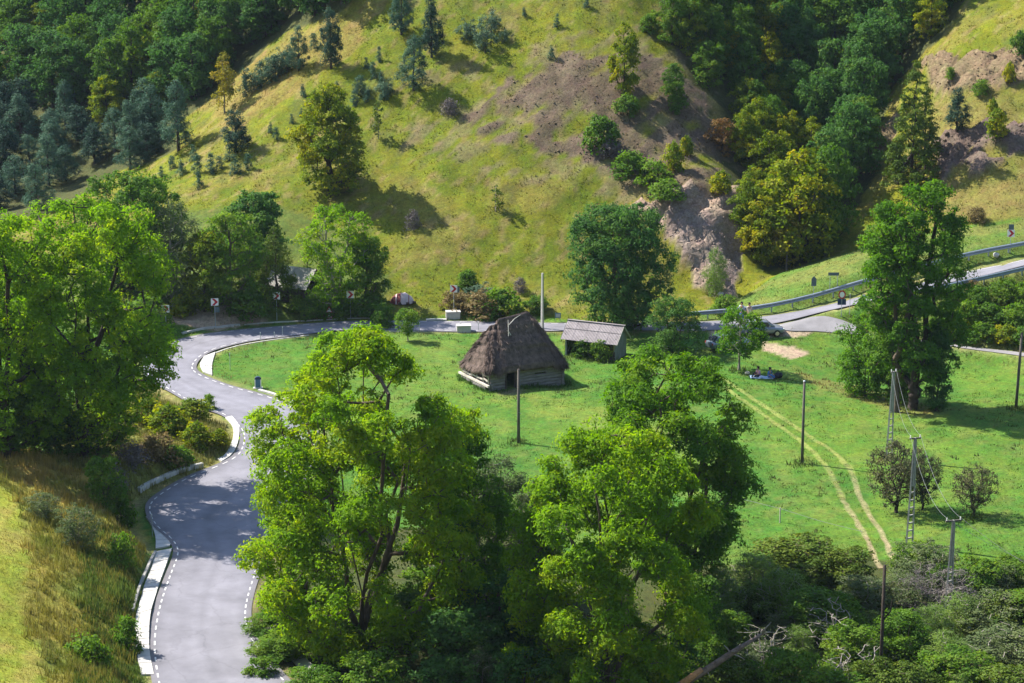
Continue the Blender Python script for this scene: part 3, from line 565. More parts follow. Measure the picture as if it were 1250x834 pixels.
KINDS = {   # nominal height and width in metres, thing name, part names
 'beech': dict(h=11, w=9, base=.08, lobes=24, lr=.36, ncl=230, nlf=34, ll=.38, lw=.24, cr=.62, shape='round', leaf='leaf_mid', bark='bark_dark', sides=4, trunk_r=.22, name='beech_tree'),
 'darkbeech': dict(h=11, w=9, base=.08, lobes=24, lr=.36, ncl=230, nlf=34, ll=.38, lw=.24, cr=.62, shape='round', leaf='leaf_dark', bark='bark_dark', sides=4, trunk_r=.22, name='beech_tree'),
 'yelbeech': dict(h=11, w=7.5, base=.04, lobes=26, lr=.32, ncl=230, nlf=34, ll=.36, lw=.22, cr=.58, shape='oval', leaf='leaf_yel', bark='bark_dark', sides=4, trunk_r=.2, name='beech_tree'),
 'goldbirch': dict(h=6, w=3, base=.12, lobes=14, lr=.4, ncl=90, nlf=26, ll=.2, lw=.13, cr=.35, shape='oval', leaf='leaf_gold', bark='bark_grey', sides=3, trunk_r=.08, name='birch_tree'),
 'russet': dict(h=5, w=5, base=.05, lobes=14, lr=.4, ncl=100, nlf=24, ll=.25, lw=.17, cr=.45, shape='round', leaf='leaf_red', bark='bark_dark', sides=3, trunk_r=.1, name='maple_tree'),
 'pine': dict(h=6, w=4.6, base=.12, lobes=22, lr=.34, ncl=170, nlf=36, ll=.26, lw=.06, cr=.34, shape='pine', leaf='leaf_blue', bark='bark_dark', sides=4, trunk_r=.14, flat=.8, name='pine_tree'),
 'darkpine': dict(h=6, w=4.2, base=.12, lobes=18, lr=.38, ncl=170, nlf=38, ll=.26, lw=.07, cr=.36, shape='pine', leaf='leaf_bluedk', bark='bark_dark', sides=4, trunk_r=.14, flat=.7, name='pine_tree'),
 'youngpine': dict(h=2, w=1.5, base=.0, lobes=12, lr=.4, ncl=46, nlf=26, ll=.17, lw=.045, cr=.2, shape='pine', leaf='leaf_blue', bark='bark_dark', sides=3, trunk_r=.04, flat=.9, name='young_pine_tree'),
 'palepine': dict(h=2.6, w=2.4, base=.0, lobes=14, lr=.4, ncl=60, nlf=26, ll=.2, lw=.06, cr=.26, shape='round', leaf='leaf_bluepale', bark='bark_dark', sides=3, trunk_r=.05, flat=.9, name='young_pine_tree'),
 'spruce': dict(h=13, w=6, base=.03, lobes=70, lr=.26, ncl=330, nlf=30, ll=.3, lw=.12, cr=.45, shape='cone', leaf='leaf_spruce', bark='bark_dark', sides=4, trunk_r=.2, flat=.35, name='spruce_tree'),
 'sapling': dict(h=3, w=1.3, base=.1, lobes=10, lr=.45, ncl=30, nlf=14, ll=.18, lw=.11, cr=.22, shape='oval', leaf='leaf_spruce', bark='bark_grey', sides=3, trunk_r=.04, name='sapling'),
 'bush': dict(h=1.6, w=2.2, base=.0, lobes=12, lr=.45, ncl=90, nlf=24, ll=.16, lw=.10, cr=.26, shape='bush', leaf='leaf_bush', bark='bark', sides=3, stems=3, trunk_r=.03, name='shrub'),
 'ybush': dict(h=1.6, w=2.0, base=.0, lobes=12, lr=.45, ncl=80, nlf=24, ll=.18, lw=.11, cr=.26, shape='bush', leaf='leaf_yel', bark='bark', sides=3, stems=3, trunk_r=.03, name='shrub'),
 'dbush': dict(h=1.6, w=2.2, base=.0, lobes=12, lr=.45, ncl=90, nlf=24, ll=.16, lw=.10, cr=.26, shape='bush', leaf='leaf_mid', bark='bark', sides=3, stems=3, trunk_r=.03, name='shrub'),
 'gbush': dict(h=1.3, w=1.9, base=.0, lobes=10, lr=.45, ncl=80, nlf=14, ll=.14, lw=.06, cr=.26, shape='bush', leaf='leaf_twig', bark='bark_grey', sides=3, stems=4, trunk_r=.03, twig=.012, name='shrub'),
 'drybush': dict(h=1.3, w=1.9, base=.0, lobes=10, lr=.45, ncl=80, nlf=22, ll=.16, lw=.07, cr=.26, shape='bush', leaf='leaf_dry', bark='bark', sides=3, stems=4, trunk_r=.03, twig=.012, name='shrub'),
 'thorn': dict(h=4.6, w=5.2, base=.24, lobes=22, lr=.36, ncl=260, nlf=20, ll=.16, lw=.09, cr=.36, shape='round', leaf='leaf_thorn', bark='bark_dark', sides=4, stems=3, trunk_r=.15, twig=.016, spread=.35, name='thorn_tree'),
 'willow': dict(h=6, w=4.5, base=.05, lobes=18, lr=.38, ncl=230, nlf=34, ll=.22, lw=.055, cr=.42, shape='oval', leaf='leaf_willow', bark='bark_grey', sides=4, stems=3, trunk_r=.09, name='willow_tree', flat=.9),
 'greytree': dict(h=6, w=5, base=.05, lobes=18, lr=.38, ncl=230, nlf=26, ll=.2, lw=.10, cr=.42, shape='round', leaf='leaf_grey', bark='bark_grey', sides=4, stems=4, trunk_r=.09, twig=.018, name='scrub_tree'),
 'bushtree': dict(h=5, w=4.5, base=.03, lobes=20, lr=.38, ncl=260, nlf=34, ll=.2, lw=.12, cr=.38, shape='round', leaf='leaf_bush', bark='bark', sides=4, stems=3, trunk_r=.09, name='scrub_tree'),
 'yellowscrub': dict(h=5, w=4.5, base=.03, lobes=20, lr=.38, ncl=240, nlf=34, ll=.2, lw=.12, cr=.38, shape='round', leaf='leaf_spruce', bark='bark', sides=4, stems=3, trunk_r=.09, name='scrub_tree'),
 'mauve': dict(h=5, w=5, base=.03, lobes=16, lr=.42, ncl=330, nlf=16, ll=.2, lw=.025, cr=.40, shape='round', leaf='leaf_twig', bark='bark_grey', sides=3, stems=5, trunk_r=.08, twig=.018, name='leafless_tree'),
 'bare': dict(h=5.5, w=4, base=.1, lobes=14, lr=.4, ncl=150, nlf=3, ll=.15, lw=.06, cr=.3, shape='vase', leaf='leaf_grey', bark='bark_grey', sides=4, stems=4, trunk_r=.10, twig=.022, name='bare_tree'),
}
VARIANTS = {'beech': 3, 'darkbeech': 3, 'yelbeech': 2, 'pine': 3, 'youngpine': 3, 'bush': 3, 'dbush': 2, 'spruce': 2, 'greytree': 2, 'bushtree': 3, 'darkpine': 2}
PROTO = {}
def proto(kind, i):
    kk = (kind, i % VARIANTS.get(kind, 1))
    if kk not in PROTO:
        a = {k: v for k, v in KINDS[kind].items() if k != 'name'}; PROTO[kk] = gen_tree(100 + sum(map(ord, kind)) * 7 + kk[1] * 13, **a)
    return PROTO[kk]
_ti = 0
def plant(kind, pos, h, w, label, group=None, rz=None, meshes=None, cat=None, name=None, sink=.12):
    global _ti; _ti += 1
    tm, cm = meshes or proto(kind, _ti); k = KINDS.get(kind, {}); h0 = k.get('h', h); w0 = k.get('w', w)
    if meshes: h0, w0 = h, w
    nm = name or k['name']; bush = nm in ('shrub',)
    o = empty(nm, (pos[0], pos[1], pos[2] - sink), random.uniform(0, 6.28) if rz is None else rz, label, cat or ('shrub' if bush else 'tree'), group)
    o.scale = (w / w0, w / w0, h / h0)
    link(bpy.data.objects.new('stems' if bush else 'trunk', tm), o); link(bpy.data.objects.new('foliage' if bush else 'crown', cm), o)
    return o
def at(kind, u, v, hp, wp, label, group=None, **kw):
    """stand a plant whose foot shows at pixel u, v and which is hp x wp pixels large there"""
    p = pix(u, v); s = ppm(p); return plant(kind, p, hp / s / .97, wp / s, label, group, **kw)

# --- upper left forest
def grid_where(u, v, side):
    if side == 'left':
        c = "left edge" if u < 55 else "left third" if u < 120 else "middle" if u < 190 else "right part" if u < 280 else "far right tip"
        r_ = "at the picture's top" if v < 25 else "in the upper rows" if v < 75 else "halfway down" if v < 135 else "in the lower rows" if v < 200 else "at the foot"
    else:
        c = "left flank" if u < 900 else "left half" if u < 960 else "middle" if u < 1030 else "right half" if u < 1095 else "right margin"
        r_ = "at the picture's top" if v < 25 else "in the upper rows" if v < 75 else "halfway down" if v < 140 else "low down" if v < 220 else "just above the mound"
    return r_ + " of the " + side + " wood, " + c
PLACE = 'left'
def where(u, v, tab):
    for s, a, b, c, d in tab:
        if a <= u < b and c <= v < d: return s
    return tab[0][0]
rs = random.Random(5); taken = []
def fill(poly, du, dv, kinds, tab, group, seed, avoid=()):
    r = random.Random(seed); us = [p[0] for p in poly]; vs = [p[1] for p in poly]; v = min(vs); row = 0; out = []
    while v < max(vs):
        u = min(us) + (row % 2) * du / 2
        while u < max(us):
            uu = u + r.uniform(-.35, .35) * du; vv = v + r.uniform(-.35, .35) * dv
            if bool(pip(poly, np.array([uu]), np.array([vv]))[0]) and not any(abs(uu - a) < b and abs(vv - c) < d for a, c, b, d in avoid):
                k, hh, ww, adj = kinds(uu, vv, r); q = hh / ww; adj = ("tall narrow " if q > 1.42 else "tall " if q > 1.27 else "" if q > 1.12 else "broad low ") + adj; at(k, uu, vv, hh, ww, adj + " " + grid_where(uu, vv, tab), group)
            u += du
        v += dv; row += 1
def kl(u, v, r):
    if v > 150 + (u - 60) * -.2 and r.random() < .85 and u < 190: 
        return ('pine' if r.random() < .7 else 'darkpine'), r.uniform(42, 60), r.uniform(44, 58), "bluish green pine"
    if u < 60 and v > 130: return 'darkpine', r.uniform(48, 66), r.uniform(48, 60), "dark blue green pine"
    if r.random() < .13: return 'yelbeech', r.uniform(48, 62), r.uniform(44, 54), "olive yellow tree"
    return ('darkbeech' if r.random() < .72 else 'beech'), r.uniform(72, 98), r.uniform(58, 80), "dark green tree"
fill([(-110,-5),(440,-5),(425,8),(362,38),(308,70),(250,112),(205,155),(180,195),(130,228),(60,262),(-20,285),(-110,290),(-110,-5)], 37, 26, kl, PLACE, "trees of the wood on the upper left hillside", 3,
     [(130,150,20,14),(218,183,26,16)])
PR = 'right'
def kr(u, v, r):
    if v > 215 and u < 1010: return 'yelbeech', r.uniform(60, 80), r.uniform(48, 62), "golden topped tree"
    if u < 960 and v > 40: return ('yelbeech' if r.random() < .6 else 'beech'), r.uniform(55, 75), r.uniform(40, 55), "green and yellow tree"
    if r.random() < .22: return 'yelbeech', r.uniform(50, 65), r.uniform(40, 50), "yellow green tree"
    return ('darkbeech' if r.random() < .75 else 'beech'), r.uniform(75, 100), r.uniform(60, 80), "deep green tree"
fill([(835,-5),(1178,-5),(1160,30),(1115,62),(1062,130),(1048,205),(1030,255),(1000,308),(935,328),(912,300),(900,240),(892,150),(850,95),(825,55)], 31, 22, kr, PR, "trees of the wood in the right hand ravine", 9)

# --- single trees and bushes on the slopes: kind, foot u, v, height, width in pixels, label
G1 = "pines standing singly on the grassy hill"
for a in [('darkpine',404,84,72,40,"tall dark pine at the crest beside the wood, upper left of centre"),('pine',365,86,54,38,"pale blue green pine just left of the tall dark pine on the crest"),
 ('pine',505,110,64,52,"broad blue pine casting a long shadow, lowest of the three on the upper slope"),('darkpine',527,70,76,36,"narrow dark pine with its top at the picture's upper edge"),
 ('pine',490,42,62,42,"dark rounded pine left of the narrow dark pine at the top edge"),('darkpine',288,186,52,48,"round dark pine standing alone on the grass left of the big yellow tree"),
 ('pine',218,184,84,60,"large blue pine at the end of the left wood, beside the round dark pine"),('pine',185,175,70,54,"dark pine leaning against the large blue pine at the wood's end"),
 ('pine',160,190,66,50,"shaded pine two trees left of the large blue pine"),
 ('darkpine',1168,160,54,38,"small dark conifer standing right of the tall yellow green spruce")]:
    at(*a, group=G1)

at('yelbeech',762,116,88,46,"yellow green tree alone on the brown scree near the top")
at('goldbirch',274,138,72,34,"slender yellow birch on the slope at the wood's edge")
at('yelbeech',130,152,60,52,"yellow green round tree in front of the dark left wood")
at('yelbeech',195,130,44,50,"small orange tinted tree behind the large blue pine")
at('sapling',462,170,52,18,"thin young tree with sparse olive leaves above the big yellow tree")
at('sapling',605,258,36,20,"tiny nearly bare sapling in the middle of the grassy slope")
at('spruce',1112,230,156,72,"tall yellow green spruce like tree beside the right hand wood")
at('spruce',1128,200,100,46,"shorter green spruce pressed against the tall one at the wood's right edge")
at('russet',882,188,44,46,"rust coloured maple at the top of the rock slide")
at('yelbeech',925,190,72,56,"yellow orange tree right of the rust coloured maple")
at('goldbirch',960,330,0.1+70,44,"bright yellow tree low in the ravine wood")
at('yelbeech',975,318,138,110,"large golden green tree over the mown roadside mound")
at('yelbeech',930,322,84,64,"yellow green tree at the right side of the rock slide")
at('beech',1010,300,120,84,"dark green tree right of the large golden one above the mound")
at('willow',872,362,60,38,"small pale green birch at the foot of the rock slide")
for i, (u, v, h, w) in enumerate([(820,55,66,50),(822,120,42,34),(826,140,40,32),(845,60,80,56)]):
    at('beech', u, v, h, w, ["dark tree at the left corner of the ravine wood","small green tree below the left corner of the ravine wood","low green tree over the shaded scree","broad tree at the ravine wood's left corner, highest"][i], "trees of the wood in the right hand ravine")
yp = [(455,97,24,14),(466,110,24,16),(463,76,20,12),(440,113,24,18),(449,125,20,16),(432,128,18,16),(470,122,20,20),(673,72,17,12),(680,33,17,12),(716,9,14,11),(370,118,16,12),(368,141,10,9),
 (337,170,17,12),(330,162,14,10),(258,212,26,20),(241,212,26,18),(222,214,20,18),(287,212,24,22),(303,207,22,14),(243,229,20,15),(197,216,14,12),(383,60,22,16),(412,112,14,12),(356,150,12,9),(395,128,12,10),(300,118,34,22),(318,108,34,26),(336,98,34,28),(350,90,34,26),(280,196,18,16),(268,206,18,15),(425,140,12,10),(447,83,14,12),(572,47,16,14),(640,20,12,10),(236,196,20,16),(210,206,18,14)]
spot = {0:"in the loose string of seedlings right of the big blue pine",1:"high on the slope near the top of the picture",2:"left of the round dark pine",3:"between the crest pine and the big yellow tree"}
for i, (u, v, h, w) in enumerate(yp):
    s_ = spot[1] if v < 80 and u > 560 else spot[2] if u < 310 and v > 150 else "in the dense row along the wood's upper margin" if v < 130 and u < 355 else spot[0] if 425 <= u < 480 and v > 70 else spot[3]
    at('youngpine', u, v, h, w, "knee high young pine " + s_, "young pines scattered over the hill")
for u, v, h, w, l in [(592,64,36,34,"pale blue bushy pine below the upper clump"),(570,48,26,30,"pale blue pine bush left in the upper clump"),(600,40,28,34,"pale blue pine bush right in the upper clump"),(616,52,18,15,"small round pine bush right of the pale clump"),
  (328,100,30,36,"pale blue pine bush beside the yellow birch"),(345,88,30,36,"pale pine bush under the crest pine"),(470,118,24,26,"pale pine bush under the seedling string"),(437,120,26,20,"pale pine bush at the left of the seedling string"),(310,110,28,30,"low pale pine bush right of the yellow birch")]:
    at('palepine', u, v, h, w, l, "young pines scattered over the hill")
for k, u, v, h, w, l in [('gbush',550,140,20,28,"mauve grey leafless shrub on the upper scree edge"),('gbush',505,280,24,24,"mauve grey shrub low on the grassy slope"),('dbush',735,182,42,50,"dark green shrub on the lower scree"),('gbush',747,192,24,40,"grey shrub at the foot of the scree"),
  ('bush',770,215,30,50,"light green shrub at the lower right end of the scree"),('bush',800,225,30,50,"wide green shrub above the rock slide"),('ybush',822,208,34,28,"yellow green shrub above the rock slide"),('dbush',765,140,26,34,"dark shrub under the lone scree tree"),
  ('dbush',792,38,22,28,"dark shrub near the top beside the ravine wood"),('ybush',838,190,24,20,"small yellow shrub on the shaded scree"),('ybush',880,235,26,34,"yellow shrub on the rim of the rock slide"),('bush',812,240,22,50,"low shrub on the slide's left rim"),
  ('ybush',1216,166,32,32,"bright yellow green shrub on the right hillside"),('ybush',1212,138,18,14,"small yellow shrub above the bright one on the right hillside"),('ybush',1232,100,24,18,"yellow shrub on the pale earth slip"),('bush',1198,115,18,26,"pale green shrub below the earth slip"),
  ('dbush',1248,64,28,34,"dark shrub at the right edge of the picture"),('drybush',1192,272,20,26,"brown dry shrub over the mown mound, right"),('bush',1160,95,14,16,"small shrub on the earth slip"),('bush',1112,300,20,40,"green shrub behind the tall meadow tree"),
  ('dbush',468,400,30,38,"dark rounded shrub by the road left of the pole-like small tree"),('drybush',585,386,30,60,"reddish brown thicket behind the white concrete block"),('bush',612,386,34,60,"green thicket behind the thatched hut's roof"),
  ('drybush',555,376,22,36,"brown weeds around the chevron sign post"),('dbush',570,352,24,34,"dark shrub at the foot of the grassy hill"),('palepine',588,366,22,48,"blue green low shrub above the brown thicket"),('gbush',635,356,18,22,"grey low shrub left of the concrete pole"),
  ('bush',885,382,22,40,"low green shrub left of the guardrail end"),('dbush',655,380,20,36,"small shrub behind the hut ridge")]:
    at(k, u, v, h, w, l, "shrubs on the slopes and road sides")

# --- trees behind the bend
def big(seed, u, v, hp, wp, label, group=None, name='ash_tree', Y=None, **kw):
    p = pix(u, v) if Y is None else Vector((atY(u, v, Y)[0], Y, float(height(atY(u, v, Y)[0], Y))))
    s = ppm(p) if Y is None else FPX / project(p.x, p.y, p.z)[2]
    if Y is not None: hp = (project(p.x, p.y, p.z)[1] - v)       # v is then the pixel row of the top
    h = hp / s / .97; w = wp / s
    return plant(None, p, h, w, label, group, rz=kw.pop('rz', 0), meshes=gen_tree(seed, h, w, **kw), name=name, cat='tree')
big(340,402,238,136,98,"big olive and yellow tree standing alone low on the grassy hill",name='beech_tree',base=.03,lobes=34,lr=.31,ncl=430,nlf=44,ll=.3,lw=.18,cr=.55,shape='oval',leaf='leaf_yel',bark='bark_dark',trunk_r=.25)
GB = "trees standing together behind the road bend"
big(301,160,352,140,150,"wide dark green beech, leftmost of the trees behind the bend",GB,name='beech_tree',base=.05,lobes=30,lr=.32,ncl=420,nlf=44,ll=.32,lw=.18,cr=.6,leaf='leaf_mid',bark='bark_dark',trunk_r=.28)
big(302,212,374,128,100,"grey green willow between the dark beech and the round dark tree",GB,name='willow_tree',base=.05,lobes=24,lr=.34,ncl=320,nlf=36,ll=.28,lw=.09,cr=.55,shape='oval',leaf='leaf_grey',bark='bark_grey',trunk_r=.2,flat=.8)
big(303,314,340,104,90,"dark round tree behind the white roof",GB,name='beech_tree',base=.05,lobes=24,lr=.34,ncl=300,nlf=44,ll=.3,lw=.17,cr=.55,leaf='leaf_dark',bark='bark_dark',trunk_r=.25)
big(304,282,378,118,92,"mid green ash in front of the dark round tree",GB,base=.08,lobes=24,lr=.34,ncl=300,nlf=40,ll=.26,lw=.12,cr=.5,leaf='leaf_bush',bark='bark',trunk_r=.2)
big(305,408,380,128,104,"bright green open ash, rightmost tall tree behind the bend",GB,base=.12,lobes=26,lr=.3,ncl=330,nlf=40,ll=.24,lw=.12,cr=.45,shape='ash',leaf='leaf_ash',bark='bark_grey',trunk_r=.2,stems=3,keep=.1)
big(306,448,376,88,60,"smaller deep green tree on the right side of the bright open ash",GB,base=.08,lobes=18,lr=.36,ncl=200,nlf=40,ll=.24,lw=.13,cr=.45,leaf='leaf_mid',bark='bark',trunk_r=.15)
big(307,338,374,100,66,"spruce with layered drooping branches in front of the cabin",GB,name='spruce_tree',base=.04,lobes=60,lr=.24,ncl=300,nlf=30,ll=.28,lw=.08,cr=.5,shape='cone',flat=.3,leaf='leaf_spruce',bark='bark_dark',trunk_r=.18)
big(308,250,380,96,74,"yellowish green young oak left of the chevron sign",GB,name='oak_tree',base=.05,lobes=20,lr=.34,ncl=230,nlf=40,ll=.26,lw=.14,cr=.5,leaf='leaf_yel',bark='bark_dark',trunk_r=.15)
for u, v, h, w, k, l in [(300,384,34,60,'dbush',"dark shrub over the brown road bank"),(368,383,20,40,'dbush',"shrub on the verge under the spruce"),(385,386,30,40,'bush',"green shrub left of the warning sign"),(318,377,28,40,'dbush',"dark shrub behind the second chevron sign"),
   (418,386,24,36,'bush',"green weeds right of the warning sign"),(452,388,30,50,'dbush',"dark shrub behind the third chevron sign"),(180,398,40,60,'bush',"shrub left of the first chevron sign"),(225,385,30,40,'ybush',"yellowish weeds on top of the road bank"),(150,420,50,80,'dbush',"dark shrub beyond the bend behind the big left tree"),(20,420,80,120,'dbush',"tall dark shrub beyond the bend at the left edge")]:
    at(k, u, v, h, w, l, "shrubs on the slopes and road sides")
big(310,756,404,152,158,"big dark green elm behind the shed",name='elm_tree',base=.04,lobes=40,lr=.28,ncl=720,nlf=52,ll=.26,lw=.15,cr=.55,leaf='leaf_dark',bark='bark_dark',trunk_r=.3,stems=3,keep=.12)
big(311,822,432,70,72,"dark grey green bushy tree right of the shed",name='scrub_tree',base=.0,lobes=20,lr=.36,ncl=260,nlf=40,ll=.2,lw=.09,cr=.4,leaf='leaf_dark',bark='bark_dark',trunk_r=.12,stems=4)
big(312,902,452,78,76,"small light tree with a thin stem beside the picnickers",name='ash_tree',base=.28,lobes=24,lr=.27,ncl=190,nlf=32,ll=.22,lw=.11,cr=.36,gapcut=.2,shape='round',leaf='leaf_ash2',bark='bark_grey',trunk_r=.10,keep=.1,twig=.015)
big(313,498,416,40,36,"small round topped tree on a short stem at the meadow edge",name='ash_tree',base=.3,lobes=14,lr=.4,ncl=110,nlf=26,ll=.17,lw=.09,cr=.3,leaf='leaf_bush',bark='bark_grey',trunk_r=.06,twig=.012)
big(314,1114,500,274,136,"tall dark ash towering over the right side of the meadow",base=.16,lobes=60,lr=.21,ncl=640,nlf=52,ll=.28,lw=.13,cr=.55,shape='ash',leaf='leaf_ash3',bark='bark_dark',trunk_r=.42,stems=2,spread=.35,keep=.15,gapcut=.27)
big(319,1094,503,250,118,"lighter green ash growing up the left side of the tall dark ash",base=.38,lobes=34,lr=.24,ncl=300,nlf=50,ll=.28,lw=.13,cr=.5,shape='round',leaf='leaf_ash2',bark='bark',trunk_r=.25,stems=2,spread=.3,keep=.1,gapcut=.2)
big(315,1056,484,100,88,"round leafy undergrowth tree at the left foot of the tall ash",name='scrub_tree',base=.02,lobes=22,lr=.34,ncl=300,nlf=44,ll=.22,lw=.12,cr=.42,leaf='leaf_ash2',bark='bark',trunk_r=.12,stems=4,keep=.1)
big(316,1090,492,120,80,"dark undergrowth tree under the tall ash, left of its trunk",name='scrub_tree',base=.02,lobes=22,lr=.34,ncl=300,nlf=44,ll=.22,lw=.12,cr=.42,leaf='leaf_mid',bark='bark_dark',trunk_r=.12,stems=4,keep=.1)
big(317,1142,502,110,42,"narrow dark tree at the right foot of the tall ash",name='scrub_tree',base=.02,lobes=20,lr=.4,ncl=220,nlf=40,ll=.2,lw=.11,cr=.38,shape='oval',leaf='leaf_dark',bark='bark_dark',trunk_r=.10,stems=2,keep=.1)
at('thorn',1094,626,86,84,"larger thorn tree with three dark stems beside the track",group="thorn trees in the meadow"); at('thorn',1126,622,66,56,"thorn tree half behind the lattice pole",group="thorn trees in the meadow")
at('thorn',1188,630,62,64,"small spreading thorn tree alone in the meadow at the right",group="thorn trees in the meadow")
# right bank below the guardrail
for i, (u, v, h, w, k) in enumerate([(1195,372,24,40,'dbush'),(1225,368,26,44,'dbush'),(1250,372,28,40,'bush'),(1180,392,26,40,'bush'),(1210,395,26,46,'dbush'),(1240,398,28,46,'bush'),(1172,410,22,34,'ybush'),(1200,415,22,40,'bush'),(1228,418,22,40,'ybush'),(1256,420,24,44,'dbush'),(1165,372,26,34,'dbush'),(1150,395,24,34,'bush'),(1185,352,12,24,'drybush'),(1230,350,12,30,'bush')]):
    at(k, u, v, h, w, ["dark green shrub on the bank under the right guardrail","leafy shrub on the bank between guardrail and side road"][i % 2], "shrubs covering the bank under the guardrail")

# --- the big trees of the foreground
big(320,100,556,304,286,"huge bright ash at the left, hiding the road bend",base=.12,lobes=84,lr=.19,ncl=1350,nlf=60,ll=.29,lw=.125,cr=.6,shape='round',leaf='leaf_ash',bark='bark_dark',trunk_r=.45,stems=5,spread=.75,keep=.14,gapcut=.16)
big(321,8,558,295,180,"bright ash cut by the left edge of the picture",base=.12,lobes=40,lr=.25,ncl=560,nlf=60,ll=.27,lw=.12,cr=.62,shape='ash',leaf='leaf_ash',bark='bark_dark',trunk_r=.35,stems=3,spread=.5,keep=.12)
for u, v, h, w, k, l in [(60,556,80,110,'beech',"dark undergrowth tree below the huge left ash, left part"),(120,560,70,100,'beech',"dark undergrowth tree below the huge left ash, right part"),(5,554,80,110,'beech',"dark undergrowth at the left edge under the ash")]:
    at(k, u, v, h, w, l, "undergrowth below the left ash")
ash = dict(leaf='leaf_ash', bark='bark', ll=.27, lw=.11, cr=.52, shape='ash', flat=.55)
big(330,440,400,0,345,"large open crowned ash with a dark forked trunk, left of centre",Y=139,**{**ash,'lean':(0,0),'base':.05,'shape':'oval','lobes':105,'lr':.165,'ncl':2100,'nlf':54,'stems':6,'trunk_r':.42,'spread':.8,'keep':.22,'gapcut':.22,'sides':6,'twig':.025})
big(331,600,560,0,190,"shaded grey green willow right behind the large open ash",name='willow_tree',Y=149,base=.03,lobes=34,lr=.28,ncl=560,nlf=52,ll=.24,lw=.08,cr=.5,shape='oval',leaf='leaf_grey',bark='bark_grey',trunk_r=.2,stems=4,flat=.8)
big(332,560,500,0,150,"dark green ash merging with the right side of the large open ash",Y=145,base=.1,lobes=34,lr=.28,ncl=480,nlf=52,ll=.25,lw=.11,cr=.5,shape='oval',leaf='leaf_ash2',bark='bark_dark',trunk_r=.2,stems=3)
big(333,745,520,0,262,"bright yellow green ash in front, right of centre",Y=134,**{**ash,'base':.02,'lobes':84,'lr':.17,'ncl':1700,'nlf':56,'stems':4,'trunk_r':.3,'spread':.6,'keep':.18,'gapcut':.16,'sides':6,'twig':.022})
big(334,822,430,0,232,"tall darker ash rising behind the bright front ash",Y=149,**{**ash,'leaf':'leaf_ash2','base':.14,'lobes':64,'lr':.20,'ncl':1350,'nlf':54,'stems':3,'trunk_r':.3,'spread':.5,'keep':.16,'gapcut':.15,'shape':'round','twig':.022})
for i, (u, v, Y, w, k, l) in enumerate([(610,700,138,130,'darkbeech',"very dark shrubby tree between the two front ashes"),(560,740,134,130,'darkbeech',"dark leafy tree at the bottom edge right of the open ash"),(500,720,144,120,'beech',"dark underwood behind the open ash trunk"),
   (850,700,140,90,'beech',"dark underwood at the right foot of the bright front ash"),(380,730,146,110,'bushtree',"green underwood left of the open ash trunk"),(340,790,138,80,'bushtree',"low bright underwood by the road's right edge"),(650,640,150,100,'bushtree',"green underwood between willow and front ash"),
   (880,690,146,90,'willow',"pale green willow right of the bright front ash"),(920,672,150,100,'willow',"tallest pale green willow in the lower thicket"),(955,690,146,90,'willow',"pale green willow leaning over the lower thicket"),
   (975,656,153,130,'yellowscrub',"dark yellow topped round bush tree at the meadow's lower edge"),(1035,668,152,90,'yellowscrub',"low yellow green bush tree at the end of the track"),(1000,720,143,110,'bushtree',"mid green scrub tree in the lower thicket"),
   (1060,700,148,90,'greytree',"grey green scrub tree left of the mauve leafless tree"),(1135,660,151,110,'greytree',"grey green scrub tree round the short pole"),(1145,690,147,110,'mauve',"mauve leafless tree in the lower right thicket"),
   (1120,660,153,80,'bushtree',"bushy tree at the foot of the lattice pole"),(1195,680,149,90,'bushtree',"green scrub tree right of the short pole"),(1235,676,151,90,'bushtree',"leafy scrub tree at the right edge under the wires"),
   (1210,720,143,110,'greytree',"grey green scrub tree in the lower right"),(1260,720,143,110,'bushtree',"green scrub tree at the right edge"),(1225,765,137,130,'greytree',"wide olive scrub tree in the bottom right corner"),
   (1170,790,134,110,'bushtree',"green scrub tree at the bottom edge right"),(1040,760,137,90,'bushtree',"leafy scrub left of the dark post"),(1100,745,139,90,'bushtree',"leafy scrub right of the dark post"),
   (935,760,136,90,'bare',"grey bare branched tree in the lower thicket, left"),(1020,735,139,100,'bare',"grey bare branched tree in the lower thicket, middle"),(1040,790,133,110,'bare',"bare grey branches spreading near the dark post"),
   (960,790,132,110,'bushtree',"bright green scrub at the bottom edge centre right"),(900,800,132,100,'yellowscrub',"yellow green scrub below the leaning log"),(1100,810,131,110,'yellowscrub',"yellow green scrub at the bottom edge"),
   (1020,815,130,120,'bushtree',"low green scrub at the bottom edge under the bare branches"),(1250,810,130,120,'yellowscrub',"yellow green scrub in the bottom right corner"),(820,770,136,90,'darkbeech',"dark scrub under the bright front ash, right"),(455,790,131,110,'bushtree',"green scrub hiding the foot of the open ash"),
   (540,800,131,120,'darkbeech',"dark scrub at the bottom edge left of the front ash"),(640,790,131,110,'darkbeech',"dark scrub at the bottom edge beneath the front ash"),(380,812,130,90,'bushtree',"bright scrub beside the road at the bottom edge")]):
    x = atY(u, v, Y)[0]; p = (x, Y, float(height(x, Y))); s = FPX / project(*p)[2]; h = (project(*p)[1] - v) / s / .97
    plant(k, p, max(h, 1.2), w / s, l, "scrub trees of the lower thicket")

